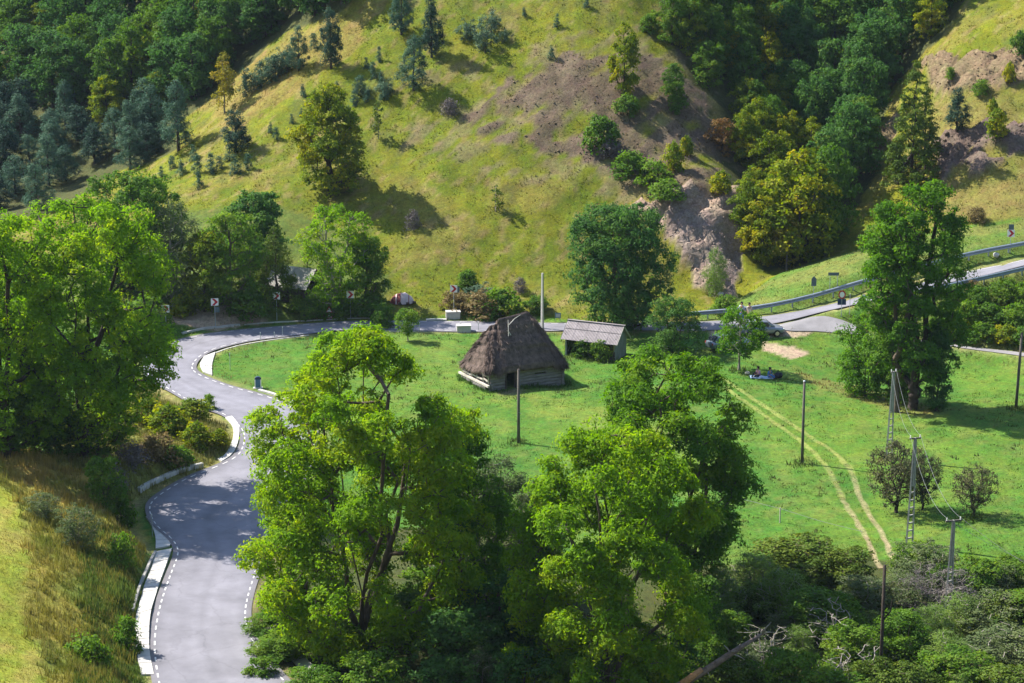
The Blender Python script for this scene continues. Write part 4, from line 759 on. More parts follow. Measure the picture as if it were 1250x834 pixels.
r9 = random.Random(21); kinds9 = ['bushtree', 'greytree', 'willow', 'yellowscrub', 'bushtree', 'greytree', 'yellowscrub']
names9 = {'bushtree': "leafy green scrub tree", 'greytree': "grey green scrub tree", 'willow': "pale willow", 'yellowscrub': "yellow green scrub tree", 'bare': "bare grey branched scrub tree"}
for row, (v0, Y0) in enumerate(((700, 148), (735, 142.5), (772, 137.5), (812, 132.5))):
    u0 = 866 + (row % 2) * 30
    while u0 < 1280:
        k = kinds9[r9.randrange(7)]; u1 = u0 + r9.uniform(-14, 14); v1 = v0 + r9.uniform(-16, 14); Y1 = Y0 + r9.uniform(-1.5, 1.5); w1 = r9.uniform(52, 82)
        x = atY(u1, v1, Y1)[0]; p = (x, Y1, float(height(x, Y1))); sc = FPX / project(*p)[2]; h = max((project(*p)[1] - v1) / sc / .97, 1.3)
        part = ["left", "centre left", "centre right", "right"][min(3, int((u1 - 860) / 105))]
        plant(k, p, h, w1 / sc, names9[k] + " in the " + ["back", "second", "third", "front"][row] + " row of the lower thicket, " + part, "scrub trees of the lower thicket"); u0 += 58
for u, v, Y, w, k, l in ((330,745,141,70,'bushtree',"bright scrub pushing to the road beside the open ash"),(350,700,145,70,'bushtree',"bright scrub on the road's right edge, higher up"),(318,800,135,44,'bush',"low leafy scrub beside the right hand dashes"),(345,770,138,70,'bushtree',"leafy scrub over the right hand drain"),(420,760,138,90,'bushtree',"green scrub left of the open ash's foot"),
    (640,720,140,80,'bushtree',"green scrub between willow and bright front ash"),(700,790,131,90,'bushtree',"green scrub under the bright front ash, centre"),(590,790,132,80,'greytree',"grey green scrub at the bottom edge under the willow"),(520,690,146,90,'bushtree',"green tree filling the gap right of the open ash's trunk")):
    x = atY(u, v, Y)[0]; p = (x, Y, float(height(x, Y))); sc = FPX / project(*p)[2]; plant(k, p, max((project(*p)[1] - v) / sc / .97, 1.0), w / sc, l, "scrub trees of the lower thicket")
# --- left bank shrubs
for i, (u, v, h, w, k, l) in enumerate([(128,622,66,60,'bushtree',"bright green bush tree on the bank above the road's left curb"),(95,668,54,62,'greytree',"grey green bush on the left bank"),(150,640,38,40,'bush',"dark green shrub at the curb's edge"),(52,632,34,50,'greytree',"low grey green bush near the left edge"),
   (150,690,40,44,'bush',"leafy shrub beside the pale drain slabs"),(155,790,40,44,'bush',"green weeds hiding the drain's lower end"),(110,812,40,60,'bush',"green shrub at the bottom of the left bank"),
   (140,600,34,44,'gbush',"grey twigs under the bright bush on the bank"),(190,560,30,60,'drybush',"brown twigs in the hollow by the curb"),(160,570,30,60,'gbush',"grey brown brush in the hollow under the big ash"),
   (215,568,26,50,'bush',"green shrub behind the curb wall"),(255,500,20,22,'bush',"feathery green shrub at the tip of the grassy hollow"),(268,545,22,30,'ybush',"pale flowering weeds inside the curb bend"),(240,545,30,46,'ybush',"yellowish weeds inside the curb bend"),(205,530,36,60,'ybush',"yellow green weeds in the hollow"),(235,510,24,50,'ybush',"yellowish weeds at the top of the hollow"),(180,515,30,50,'ybush',"yellow green weeds beneath the big ash")]):
    at(k, u, v, h, w, l, "shrubs and tall weeds along the left bank")

# ------------------------------------------------------------------ grass as blades (nobody could count it)
def blades(name, n_try, rect, dens, hgt, wid, colf, label, lean=.35, seed=1, per=6, spread=.18, segs=False):
    rng = np.random.default_rng(seed); X = rng.uniform(rect[0], rect[1], n_try); Y = rng.uniform(rect[2], rect[3], n_try); w = dens(X, Y); k = rng.random(n_try) < w; X = X[k]; Y = Y[k]
    u, v, _ = project(X, Y, height(X, Y)); k = (u > -60) & (u < 1310) & (v > -60) & (v < 900) & (gat(ROADD, X, Y) > .55); X = X[k]; Y = Y[k]; n = len(X)
    hh = hgt(X, Y) * rng.uniform(.6, 1.3, n); cc = colf(X, Y, rng)
    X = np.repeat(X, per) + rng.normal(size=n * per) * spread; Y = np.repeat(Y, per) + rng.normal(size=n * per) * spread; hh = np.repeat(hh, per) * rng.uniform(.5, 1.2, n * per); cc = np.repeat(cc, per, 0) * rng.uniform(.8, 1.2, (n * per, 1))
    Z = height(X, Y) - .03; a = rng.uniform(0, 6.283, n * per); dx = np.cos(a); dy = np.sin(a); W_ = wid * rng.uniform(.6, 1.4, n * per); b = rng.uniform(0, 6.283, n * per); L = lean * hh * rng.uniform(.2, 1.2, n * per)
    V = np.empty((n * per, 3, 3)); V[:, 0] = np.stack([X - dx * W_, Y - dy * W_, Z], 1); V[:, 1] = np.stack([X + dx * W_, Y + dy * W_, Z], 1); V[:, 2] = np.stack([X + np.cos(b) * L, Y + np.sin(b) * L, Z + hh], 1)
    o = link(bpy.data.objects.new(name, npmesh(name, V.reshape(-1, 3), np.arange(3 * n * per).reshape(-1, 3), M['blade'], col=np.repeat(cc, 3, 0))))
    tag(o, label, "grass", None, "stuff"); return o
def gcol(mul=1.0, alt=(0.28, 0.24, 0.07), p=.15):
    def f(X, Y, rng):
        c = gat(C, X, Y) * mul; k = rng.random(len(X)) < p; c[k] = c[k] * .4 + np.array(alt) * .6; return c
    return f
G_left = lambda X, Y: gat(left, X, Y) * (1 - gat(mown, X, Y)) * .9 + gat(gully, X, Y)
blades("tall_grass", 26000, (-60, -15, 100, 200), G_left, lambda X, Y: .35 + .45 * vnoise(X / 3, Y / 3, 4), .035, gcol(1.15, p=.3), "tall tangled yellow green grass on the left bank", seed=2, per=9, spread=.16)
weedz = zone([(100,640),(160,640),(172,700),(160,780),(185,834),(200,900),(80,900),(100,760)], .4) * (GY < 172)
blades("green_weeds", 20000, (-36, -14, 105, 172), lambda X, Y: gat(weedz, X, Y), lambda X, Y: .2 + .4 * vnoise(X / 1.5, Y / 1.5, 14), .045, lambda X, Y, r: np.array((0.12, 0.18, 0.028)) * r.uniform(.6, 1.3, (len(X), 1)), "tall green weeds between the bank and the drain", seed=22, per=8, spread=.16)
blades("mown_grass", 30000, (-60, -20, 90, 170), lambda X, Y: gat(mown, X, Y), lambda X, Y: .12 + X * 0, .03, gcol(1.1), "short mown yellow grass in the lower left", seed=3, per=6)
hd = hill * (1 - np.clip(forest + rk + mound + roadside, 0, 1))
blades("hill_grass", 34000, (-75, 75, 222, 330), lambda X, Y: gat(hd, X, Y) * np.clip(fbm(X / 2, Y / 2, 9) * 2 - .4, .1, 1), lambda X, Y: .12 + .18 * vnoise(X, Y, 6), .06, gcol(1.15, (0.28, 0.24, 0.05), .2), "rough tussock grass on the hill", seed=4, per=5, spread=.25)
mead = (1 - np.clip(hill + left + gully + near_shrub + dirt + rbank, 0, 1))
blades("meadow_grass", 50000, (-50, 65, 150, 226), lambda X, Y: gat(mead, X, Y) * np.clip(fbm(X / 2.5, Y / 2.5, 19) * 2 - .5, .1, 1), lambda X, Y: .07 + .10 * vnoise(X, Y, 6), .045, gcol(1.2, (0.20, 0.23, 0.05), .15), "bright green meadow grass", seed=5, per=4, spread=.2)
blades("bank_grass", 9000, (10, 75, 205, 235), lambda X, Y: np.clip(gat(mound, X, Y) * .5 + gat(rbank, X, Y), 0, 1), lambda X, Y: .15 + .3 * gat(rbank, X, Y), .05, gcol(1.05), "grass of the roadside banks", seed=6, per=5)
# dead straw coloured verge along the road
def vd(X, Y): d = gat(ROADD, X, Y); return np.clip(1 - np.abs(d - 1.0) / 1.0, 0, 1) * .8
blades("verge_grass", 40000, (-50, 75, 150, 232), vd, lambda X, Y: .12 + .22 * vnoise(X, Y, 8), .035, lambda X, Y, r: np.array((0.24, 0.21, 0.07)) * r.uniform(.6, 1.3, (len(X), 1)), "dry straw coloured verge grass along the road", seed=7, per=5)
def near_hut(X, Y):
    c, sn = math.cos(math.radians(28)), math.sin(math.radians(28)); dx = X - HUT0.x; dy = Y - HUT0.y; a = dx * c + dy * sn; b = -dx * sn + dy * c
    o = np.hypot(np.maximum(np.maximum(-a, a - 6.9), 0), np.maximum(np.maximum(-b, b - 4.7), 0)); door = (a > .9) & (a < 2.7) & (b < 0)
    return ((o > .12) & (o < .9) & ~door) * np.clip(1.1 - o, 0, 1)
blades("hut_weeds", 9000, (HUT0.x - 4, HUT0.x + 9, HUT0.y - 3, HUT0.y + 10), near_hut, lambda X, Y: .15 + .3 * vnoise(X * 2, Y * 2, 2), .04, lambda X, Y, r: np.array((0.06, 0.13, 0.018)) * r.uniform(.6, 1.4, (len(X), 1)), "tall weeds growing against the walls of the thatched hut", seed=31, per=6)
pp = [pix(*q) for q in ((662,404),(633,541),(979,566),(1240,499),(1110,664),(1085,560),(690,436),(745,442),(720,440),(1112,500),(902,453),(1188,631))]
blades("pole_weeds", 60000, (-5, 50, 160, 225), lambda X, Y: np.max([np.exp(-((X - q.x) ** 2 + (Y - q.y) ** 2) / .5) for q in pp], axis=0), lambda X, Y: .2 + .3 * vnoise(X * 2, Y * 2, 2), .04, lambda X, Y, r: np.array((0.09, 0.13, 0.025)) * r.uniform(.6, 1.5, (len(X), 1)), "unmown weeds round the feet of the poles and posts", seed=32, per=6)
blades("meadow_weeds", 5000, (-45, 60, 152, 222), lambda X, Y: gat(mead, X, Y) * (fbm(X / 3, Y / 3, 44) > .6), lambda X, Y: .15 + .15 * vnoise(X, Y, 2), .06, lambda X, Y, r: np.array((0.12, 0.15, 0.04)) * r.uniform(.6, 1.5, (len(X), 1)), "patches of coarser weeds in the meadow", seed=33, per=7)
blades("weed_patch", 6000, (-5, 60, 185, 215), lambda X, Y: (gat(verge, X, Y) > .3) * .45, lambda X, Y: .15 + .2 * vnoise(X, Y, 2), .045, lambda X, Y, r: np.array((0.22, 0.17, 0.06)) * r.uniform(.6, 1.2, (len(X), 1)), "rust coloured weeds near the foot of the tall ash", seed=8, per=7)
# loose stones of the slide and the scree
rng = np.random.default_rng(12); X = rng.uniform(-10, 75, 60000); Y = rng.uniform(222, 285, 60000); k = rng.random(60000) < gat(rock, X, Y) * .4 + gat(scree, X, Y) * .10 + gat(rock2, X, Y) * .4 + gat(rock3, X, Y) * .3
X = X[k]; Y = Y[k]; Z = height(X, Y); n = len(X); r = rng.uniform(.05, .16, n) * np.where(rng.random(n) < .05, 2.0, 1.0)
oc = np.array([(1,0,0),(0,1,0),(-1,0,0),(0,-1,0),(0,0,1),(0,0,-.4)], float); V = oc[None] * r[:, None, None] * rng.uniform(.6, 1.3, (n, 6, 1)); V = V + np.stack([X, Y, Z], 1)[:, None]
ff = np.array([(0,1,4),(1,2,4),(2,3,4),(3,0,4),(1,0,5),(2,1,5),(3,2,5),(0,3,5)]); F = (np.arange(n)[:, None, None] * 6 + ff).reshape(-1, 3)
sc_ = gat(C, X, Y) * rng.uniform(.85, 1.35, (n, 1))
o = link(bpy.data.objects.new("loose_stones", npmesh("loose_stones", V.reshape(-1, 3), F, colmat('stone', .95, 0, False), col=np.repeat(sc_, 6, 0)))); tag(o, "loose brown and grey stones of the slide and scree", "stones", None, "stuff")

# ------------------------------------------------------------------ thatched hut
def ex(name, mb, m, parent, smooth=False, label=None):
    o = mb.obj(name, m, parent, smooth)
    if label: o["label"] = label
    return o
hut = empty("thatched_hut", (HUT0.x, HUT0.y, HUT0.z - .02), math.radians(28), "old log hut with a tall steep brown thatched roof in the middle of the meadow", "hut")
HW, HD = 6.9, 4.7; R_ = random.Random(3)
def logs(x0, x1, z, along, off, h=.27, t=.2):
    L = x1 - x0
    mb = MB(); c = ((x0 + x1) / 2, off, z) if along == 'x' else (off, (x0 + x1) / 2, z)
    n = 8; R = Matrix.Identity(3)
    pts = []
    for i in range(5):
        q = x0 + L * i / 4; w = R_.uniform(-.015, .015); pts.append((q, off + w, z + R_.uniform(-.012, .012)) if along == 'x' else (off + w, q, z + R_.uniform(-.012, .012)))
    b = len(mb.v)
    for p in pts:
        for k in range(8):
            a = math.pi / 8 + k * math.pi / 4; r1 = t / 2 * 1.08 * math.cos(a); r2 = h / 2 * 1.04 * math.sin(a)
            mb.v.append((p[0], p[1] + r1, p[2] + r2) if along == 'x' else (p[0] - r1, p[1], p[2] + r2))
    for i in range(4):
        for k in range(8): mb.f.append((b + i * 8 + k, b + (i + 1) * 8 + k, b + (i + 1) * 8 + (k + 1) % 8, b + i * 8 + (k + 1) % 8))
    mb.f.append(tuple(b + k for k in range(8))); mb.f.append(tuple(b + 32 + k for k in range(8))[::-1])
    return mb.obj("log", M['wood_log'], hut)
for i in range(8):
    z = -.55 + i * .27; e0 = -R_.uniform(.12, .25); e1 = HW + R_.uniform(.12, .25)
    if z < 1.40:
        logs(e0, 1.30, z, 'x', 0); 
        if .88 < z < 1.15: logs(2.32, 4.1, z, 'x', 0); logs(5.3, e1, z, 'x', 0)
        else: logs(2.32, e1, z, 'x', 0)
    else: logs(e0, e1, z, 'x', 0)
    logs(e0, e1, z, 'x', HD); logs(-.2, HD + .2, z + .135, 'y', HW)
    if z < .5: logs(-.2, HD + .2, z + .135, 'y', 0)
    elif z > 1.2: logs(-.2, HD + .2, z + .3, 'y', 0)
for x in (1.32, 2.30): ex("door_post", MB().box((x, -.02, .5), (.12, .24, 2.2), jit=.01), M['wood_dark'], hut)
ex("threshold", MB().box((1.8, -.05, -.08), (1.0, .3, .12)), M['wood_dark'], hut)
for x in (4.1, 5.3): ex("window_frame", MB().box((x, -.04, 1.02), (.07, .22, .30)), M['wood_log'], hut)
ex("window_board", MB().box((4.7, -.12, 1.17), (1.35, .04, .10)), M['wood_log'], hut)
ex("earth_floor", MB().box((HW / 2, HD / 2, -.12), (HW - .4, HD - .4, .06)), M['wood_dark'], hut)
# broken gallery rail on the left side
for y, z0, z1 in ((.05, .35, 1.35), (.95, .45, 1.40), (2.1, .4, 1.38), (3.2, .45, 1.45), (4.6, .4, 1.30)):
    ex("gallery_post", MB().beam((-.28, y, z0), (-.30 + R_.uniform(-.05, .05), y + R_.uniform(-.08, .08), z1), .10, .10, .008), M['wood_pale'], hut)
for y0, y1, z in ((0, .98, 1.28), (0, .98, .86), (.9, 3.25, 1.36), (.95, 3.2, .84), (3.1, 4.8, 1.05), (3.2, 4.8, .72)):
    ex("gallery_rail", MB().beam((-.34, y0, z), (-.34 + R_.uniform(-.05, .05), y1, z + R_.uniform(-.1, .1)), .07, .13, .008), M['wood_pale'], hut)
ex("gallery_beam", MB().beam((-.42, -.3, .48), (-.46, 5.2, .50), .20, .18, .01), M['wood_pale'], hut)
ex("gallery_plank", MB().beam((-.5, .2, .22), (-.5, 4.7, .22), .07, .22, .01), M['wood_log'], hut)
# thatch shell
NS, NT = 160, 34
def roof_pt(s, t, raw=False):
    a = 2 * math.pi * s; ca, sa = math.cos(a), math.sin(a); e = .17; ov = .5
    hx, hy = HW / 2 + ov, HD / 2 + ov; x = math.copysign(abs(ca) ** e, ca) * hx; y = math.copysign(abs(sa) ** e, sa) * hy
    rx = max(-2.35, min(1.25, x * .60)); zr = 5.75 + .30 * (rx + .5) / 1.75 - (.35 if rx < -1.7 else 0)
    ze = 1.52 + .10 * math.sin(a * 3 + 1) + .12 * math.sin(a * 11)
    ze += (.30 if y < 0 else -.25) * min(1, max(0, (-x - hx * .72) / (hx * .2)))
    k = t; X = x * (1 - k) + rx * k; Y = y * (1 - k) + 0 * k; Z = ze + (zr - ze) * t
    bul = math.sin(math.pi * t) * .02; X += ca * bul; Y += sa * bul
    return X, Y, Z
S, T = np.meshgrid(np.arange(NS) / NS, np.linspace(0, 1, NT), indexing='ij'); V = np.array([[roof_pt(s, t) for t in np.linspace(0, 1, NT)] for s in np.arange(NS) / NS])
a = 2 * np.pi * S; dis = (fbm(np.cos(a) * 5 + 7, np.sin(a) * 5 + T * 9, 33) - .5) * .34 + (fbm(S * 90, T * 8, 36) - .5) * .30 + (np.mod(T * 9 + fbm(S * 12, T * 0, 3), 1) < .25) * .05
V[..., 0] += np.cos(a) * dis; V[..., 1] += np.sin(a) * dis; V[..., 2] += (vnoise(V[..., 0] * 2.5, V[..., 1] * 2.5, 12) - .5) * .30 * T ** 3
und = V[:, 0] * 1.0; und[:, 0] *= .90; und[:, 1] *= .88; und[:, 2] -= .22; V = np.concatenate([und[:, None], V], 1)
lo = V[:, 1].copy(); lo[:, 2] -= .20; lo[:, :2] *= .985; V = np.concatenate([V[:, :1], lo[:, None], V[:, 1:]], 1)
m_ = V.shape[1]; V[..., 0] += HW / 2; V[..., 1] += HD / 2
i, j = np.meshgrid(np.arange(NS), np.arange(m_ - 1), indexing='ij'); A_ = (i * m_ + j).ravel(); B_ = (((i + 1) % NS) * m_ + j).ravel()
roof = link(bpy.data.objects.new("thatched_roof", npmesh("thatched_roof", V.reshape(-1, 3), np.stack([A_, B_, B_ + 1, A_ + 1], 1), M['thatch'], smooth=True)), hut)
rng = np.random.default_rng(8); n = 15000; si = rng.integers(0, NS, n); ti = (2 + (rng.random(n) ** 1.1) * (m_ - 5)).astype(int); p = V[si, ti]; q = V[si, np.maximum(ti - 1, 2)]; low = ti <= 2
dn = unit(np.where(low[:, None], np.array([0, 0, -1.]), q - p)); sidev = unit(V[(si + 1) % NS, ti] - p); nm = unit(np.cross(sidev, -dn)); p = p + (V[(si + 1) % NS, ti] - p) * rng.random((n, 1))
ax = unit(dn + sidev * rng.normal(0, .28, (n, 1)) + nm * rng.uniform(-.02, .34, (n, 1))); L = rng.uniform(.2, .55, (n, 1)); Wd = rng.uniform(.012, .035, (n, 1)); b0 = p + nm * .01
Vs = np.stack([b0 - sidev * Wd, b0 + sidev * Wd, b0 + ax * L + nm * .02 + sidev * Wd * .3, b0 + ax * L + nm * .02 - sidev * Wd * .3], 1)
st_ = link(bpy.data.objects.new("thatch_straw", npmesh("thatch_straw", Vs.reshape(-1, 3), np.arange(4 * n).reshape(n, 4), M['straw'])), roof); st_["kind"] = "stuff"
for (x0, y0, z0, x1, y1, z1) in ((2.15, .95, 4.35, 2.5, 1.7, 5.6), (2.5, 1.5, 5.2, 3.9, 2.05, 5.8), (2.4, 1.0, 4.4, 2.05, 1.1, 4.8)):
    ex("ridge_pole", MB().tube([(x0, y0, z0), ((x0 + x1) / 2, (y0 + y1) / 2, (z0 + z1) / 2 + .12), (x1, y1, z1)], [.04, .035, .02], 5), M['wood_pale'], hut)

# ------------------------------------------------------------------ shed
p = pix(690, 434); shed = empty("wooden_shed", (p.x, p.y, p.z - .05), math.radians(-25), "low grey wooden shed with a sheeted roof right of the thatched hut", "shed")
SW, SD_ = 4.9, 2.5; rzv, ev = 3.05, 1.85
for i in range(12): ex("board", MB().box((SW + .01 * (i % 2), .1 + i * .205, 1.0 + (.0 if i in (0, 11) else .3 * (1 - abs(i - 5.5) / 6))), (.03, .19, 2.1 + .6 * (1 - abs(i - 5.5) / 6)), jit=.004), M['board'], shed)
for i in range(12): ex("board", MB().box((.0 - .01 * (i % 2), .1 + i * .205, 1.0 + .3 * (1 - abs(i - 5.5) / 6)), (.03, .19, 2.1 + .6 * (1 - abs(i - 5.5) / 6)), jit=.004), M['wood_dark'], shed)
for i in range(20): ex("board", MB().box((.15 + i * .242, SD_ + .01 * (i % 2), 1.0), (.22, .03, 2.1), jit=.004), M['wood_dark'], shed)
for x in (.06, 1.7, 3.3, SW - .07): ex("post", MB().box((x, .03, .95), (.13, .13, 2.1), jit=.01), M['board'], shed)
for i in range(3): ex("plank", MB().box((4.1, -.05, .25 + i * .26), (1.5, .03, .22), jit=.01), M['wood_dark'], shed)
ex("wall_plate", MB().box((SW / 2, .03, ev - .08), (SW + .3, .12, .14)), M['board'], shed)
def sheet(x0, x1, y0, z0, y1, z1):
    mb = MB(); n = 16
    for k in range(n + 1):
        x = x0 + (x1 - x0) * k / n; c = .022 * math.cos(k * math.pi)
        for (y, z) in ((y0, z0), (y1, z1)): mb.v.append((x, y, z + c))
        for (y, z) in ((y0, z0), (y1, z1)): mb.v.append((x, y, z + c - .015))
    for k in range(n):
        b = k * 4; mb.f += [(b, b + 4, b + 5, b + 1), (b + 2, b + 3, b + 7, b + 6), (b, b + 2, b + 6, b + 4), (b + 1, b + 5, b + 7, b + 3)]
    mb.f += [(0, 1, 3, 2), (n * 4, n * 4 + 2, n * 4 + 3, n * 4 + 1)]
    return mb
ym = SD_ / 2; sh = M['sheet']
for c in range(5):
    x0 = -.3 + c * 1.10; x1 = x0 + 1.13; j = R_.uniform(-.02, .02)
    ex("roof_sheet", sheet(x0, x1, -.42 + j, ev - .20, .55, ev + .62 + .012), sh, shed); ex("roof_sheet", sheet(x0, x1, .48, ev + .60 + .03, ym, rzv + j), sh, shed)
    ex("roof_sheet", sheet(x0, x1, ym, rzv + j, SD_ + .4, ev - .2), sh, shed)
ex("ridge_cap", MB().beam((-.32, ym, rzv + .04), (SW + .4, ym, rzv + .04), .22, .05), sh, shed)
for y0, z0, y1, z1 in ((-.42, ev - .27, ym, rzv - .07), (SD_ + .4, ev - .27, ym, rzv - .07)): ex("verge_board", MB().beam((SW + .28, y0, z0), (SW + .28, y1, z1), .03, .16), M['wood_pale'], shed)
for u, v, w in ((712, 436, 34), (734, 440, 30), (697, 430, 20)): at('dbush', u, v, 27, w, ["leafy creeper hiding the open front of the shed","green shrub against the shed's right post","small shrub at the shed's left corner"][[712,734,697].index(u)], "shrubs growing in front of the shed")

# ------------------------------------------------------------------ cabin with the pale roof, tarpaulin heap
p = pix(350, 369); cabin = empty("cabin", (p.x, p.y, p.z - .9), math.radians(-28), "dark little cabin with a pale sheet roof among the trees behind the bend", "cabin")
CW, CDp = 4.2, 3.2
for i in range(9):
    for y in (0, CDp): ex("plank", MB().box((CW / 2 - 2.1, y, .15 + i * .29), (CW, .05, .27), jit=.006), M['wood_dark'], cabin)
    for x in (-2.1, 2.1): ex("plank", MB().box((x, CDp / 2, .15 + i * .29), (.05, CDp - .1, .27), jit=.006), M['wood_dark'], cabin)
ex("gable", MB().prism([(0, 2.65), (CDp, 2.65), (CDp / 2, 4.0)], 0, .05).box((0, 0, -50), (.001, .001, .001)), M['wood_dark'], cabin).rotation_euler = (0, 0, math.pi / 2)
cabin.children[-1].location = (2.12, 0, 0)
for k in range(4):
    x0 = -2.4 + k * 1.2
    ex("roof_sheet", sheet(x0, x0 + 1.22, -.3, 2.4, CDp / 2, 4.1), M['concrete_grey'] if k != 1 else M['concrete'], cabin); ex("roof_sheet", sheet(x0, x0 + 1.22, CDp / 2, 4.1, CDp + .3, 2.4), M['concrete_grey'], cabin)
p = pix(491, 369); heap = empty("covered_heap", (p.x, p.y, p.z - .05), 0, "low rounded heap under a red and white tarpaulin at the foot of the hill", "heap")
M["tred"] = mat("faded_red_sheet", (.20, .05, .05), .8, .3, 4, .4); M["twhite"] = mat("pinkish_white_sheet", (.55, .44, .44), .8, .15, 4, .4)
def dome(x0, x1, seed):
    rows, cols = 10, 14; V = []
    for i in range(rows + 1):
        for j in range(cols + 1):
            x = x0 + (x1 - x0) * i / rows; y = -1 + 2 * j / cols; q = max(0, 1 - (x / 1.15) ** 2) ** .55; z = .95 * q * max(0, 1 - abs(y) ** 2.6) ** .7
            z *= 1 + .22 * (float(vnoise(x * 3, y * 3, seed)) - .5); V.append((x, y * .9 * q, z + (.0 if x < -.2 else .03)))
    F_ = [(i * (cols + 1) + j, (i + 1) * (cols + 1) + j, (i + 1) * (cols + 1) + j + 1, i * (cols + 1) + j + 1) for i in range(rows) for j in range(cols)]
    mb = MB(); mb.v = V; mb.f = F_; return mb
for x0, x1, m, l in ((-1.15, -.62, 'tred', "dark red end of the cover"), (-.62, -.5, 'twhite', "white stripe"), (-.5, -.12, 'tred', "red stripe"), (-.12, .62, 'twhite', "white part of the cover"), (.62, .7, 'tred', "red stripe"), (.7, 1.15, 'twhite', "white end of the cover")):
    o = ex("tarpaulin", dome(x0, x1, 4), M[m], heap, True, l)
for x, y in ((-1.25, -.3), (1.2, -.35), (-.2, -.92), (.6, -.85), (-1.0, .4)): ex("stone", MB().tube([(x - .14, y, .02), (x - .1, y, .14), (x + .08, y, .16), (x + .16, y, .03)], [.06, .14, .13, .05], 6), M['wood_dark'], heap)

# ------------------------------------------------------------------ guardrails
def pathpts(uv, step): 
    c = catmull([np.array(pix(*q)) for q in uv], .25); s = np.concatenate([[0], np.cumsum(np.linalg.norm(np.diff(c[:, :2], axis=0), axis=1))]); q = np.arange(0, s[-1], step)
    return np.stack([np.interp(q, s, c[:, 0]), np.interp(q, s, c[:, 1])], 1)
def guardrail(uv, label, face):
    pts = pathpts(uv, 2.0); zz = height(pts[:, 0], pts[:, 1])
    for _ in range(3): zz[1:-1] = zz[1:-1] * .5 + (zz[:-2] + zz[2:]) * .25
    o_ = Vector((pts[0, 0], pts[0, 1], zz[0])); g = empty("guardrail", o_, 0, label, "guardrail")
    P_ = [Vector((pts[i, 0], pts[i, 1], zz[i])) - o_ for i in range(len(pts))]
    pm = MB().box((0, 0, .30), (.12, .07, .95)).mesh("post", M['rail'])
    for q in P_:
        o = bpy.data.objects.new("post", pm); o.location = q; link(o, g)
    prof = [(0, .42), (.08, .47), (.08, .56), (.01, .63), (.08, .70), (.08, .80), (0, .85), (-.015, .85), (.06, .79), (.06, .71), (-.015, .63), (.06, .55), (.06, .48), (-.015, .42)]
    for a in range(0, len(P_) - 1, 2):
        seg = P_[a:a + 3]; mb = MB()
        if len(seg) < 2: continue
        for i, q in enumerate(seg):
            d = (seg[min(i + 1, len(seg) - 1)] - seg[max(i - 1, 0)]).normalized(); nrm = Vector((d.y, -d.x, 0)).normalized() * face
            ext = d * (-.01 if i == 0 else .04 if i == len(seg) - 1 else 0)
            for x, z in prof: mb.v.append(tuple(q + nrm * (x + .06) + Vector((0, 0, z)) + ext))
        n = len(prof)
        for i in range(len(seg) - 1):
            for k in range(n): mb.f.append((i * n + k, i * n + (k + 1) % n, (i + 1) * n + (k + 1) % n, (i + 1) * n + k))
        mb.obj("rail", M['rail'], g)
    return g
guardrail([(838,391.5),(870,389),(920,384),(965,376),(1010,364.5),(1050,352.5),(1110,336),(1177,319),(1250,305),(1330,288),(1420,272)], "long steel guardrail on the far side of the rising road", 1)
guardrail([(1105,366),(1140,360),(1178,352),(1250,336),(1330,317),(1420,300)], "steel guardrail on the near side of the rising road at the right edge", 1)

# ------------------------------------------------------------------ kerbs and drain slabs
def slabs(pairs, label, step=1.0, thick=.2, lift=.11, m='concrete', name='drain_channel', cat='drain'):
    c = catmull([np.concatenate([np.array(pix(*a)), np.array(pix(*b))]) for a, b in pairs], .2); mid = (c[:, :2] + c[:, 3:5]) / 2
    s = np.concatenate([[0], np.cumsum(np.linalg.norm(np.diff(mid, axis=0), axis=1))]); z = height(c[:, 0], c[:, 1]); z2 = height(c[:, 3], c[:, 4])
    o_ = Vector((mid[0, 0], mid[0, 1], max(z[0], z2[0]))); g = empty(name, o_, 0, label, cat); q = 0
    f = lambda t, a: float(np.interp(t, s, a))
    while q + step * .5 < s[-1]:
        e = min(q + step - .05, s[-1]); mb = MB(); b = []
        for t in (q, e):
            zz = max(f(t, z), f(t, z2)) + lift + random.uniform(-.012, .012)
            for ix, iy in ((0, 1), (3, 4)): b.append((f(t, c[:, ix]) - o_.x, f(t, c[:, iy]) - o_.y, zz - o_.z))
        mb.v = b + [(x, y, w - thick) for x, y, w in b]
        mb.f = [(0, 1, 3, 2), (4, 6, 7, 5), (0, 4, 5, 1), (2, 3, 7, 6), (0, 2, 6, 4), (1, 5, 7, 3)]; mb.obj("slab", M[m], g); q += step
    return g
slabs([((275,511),(283,509)),((283,520),(291,519)),((285,529),(292,529)),((283,541),(290,543)),((275,556),(283,556)),((262,563),(266,568))], "white concrete drain slabs curving round the grassy hollow")
slabs([((178,632),(190,627)),((186,645),(203,644)),((190,658),(210,658)),((190,672),(207,669))], "fan shaped pale concrete apron at the road's left edge", .8)
slabs([((191,675),(210,671)),((185,694),(203,692)),((177,714),(195,714)),((171,735),(189,734)),((166,755),(184,753)),((165,776),(182,776)),((167,800),(183,800)),((173,825),(188,825))], "straight run of white drain slabs along the road in the lower left", .9)
slabs([((326,768),(338,765)),((340,788),(352,785)),((361,812),(373,809)),((384,840),(396,836))], "drain slabs on the road's right edge behind the open ash", .9)
slabs([((249,437),(263,431)),((244,446),(259,445)),((248,455),(259,459))], "white concrete patch at the inner tip of the bend", .9)
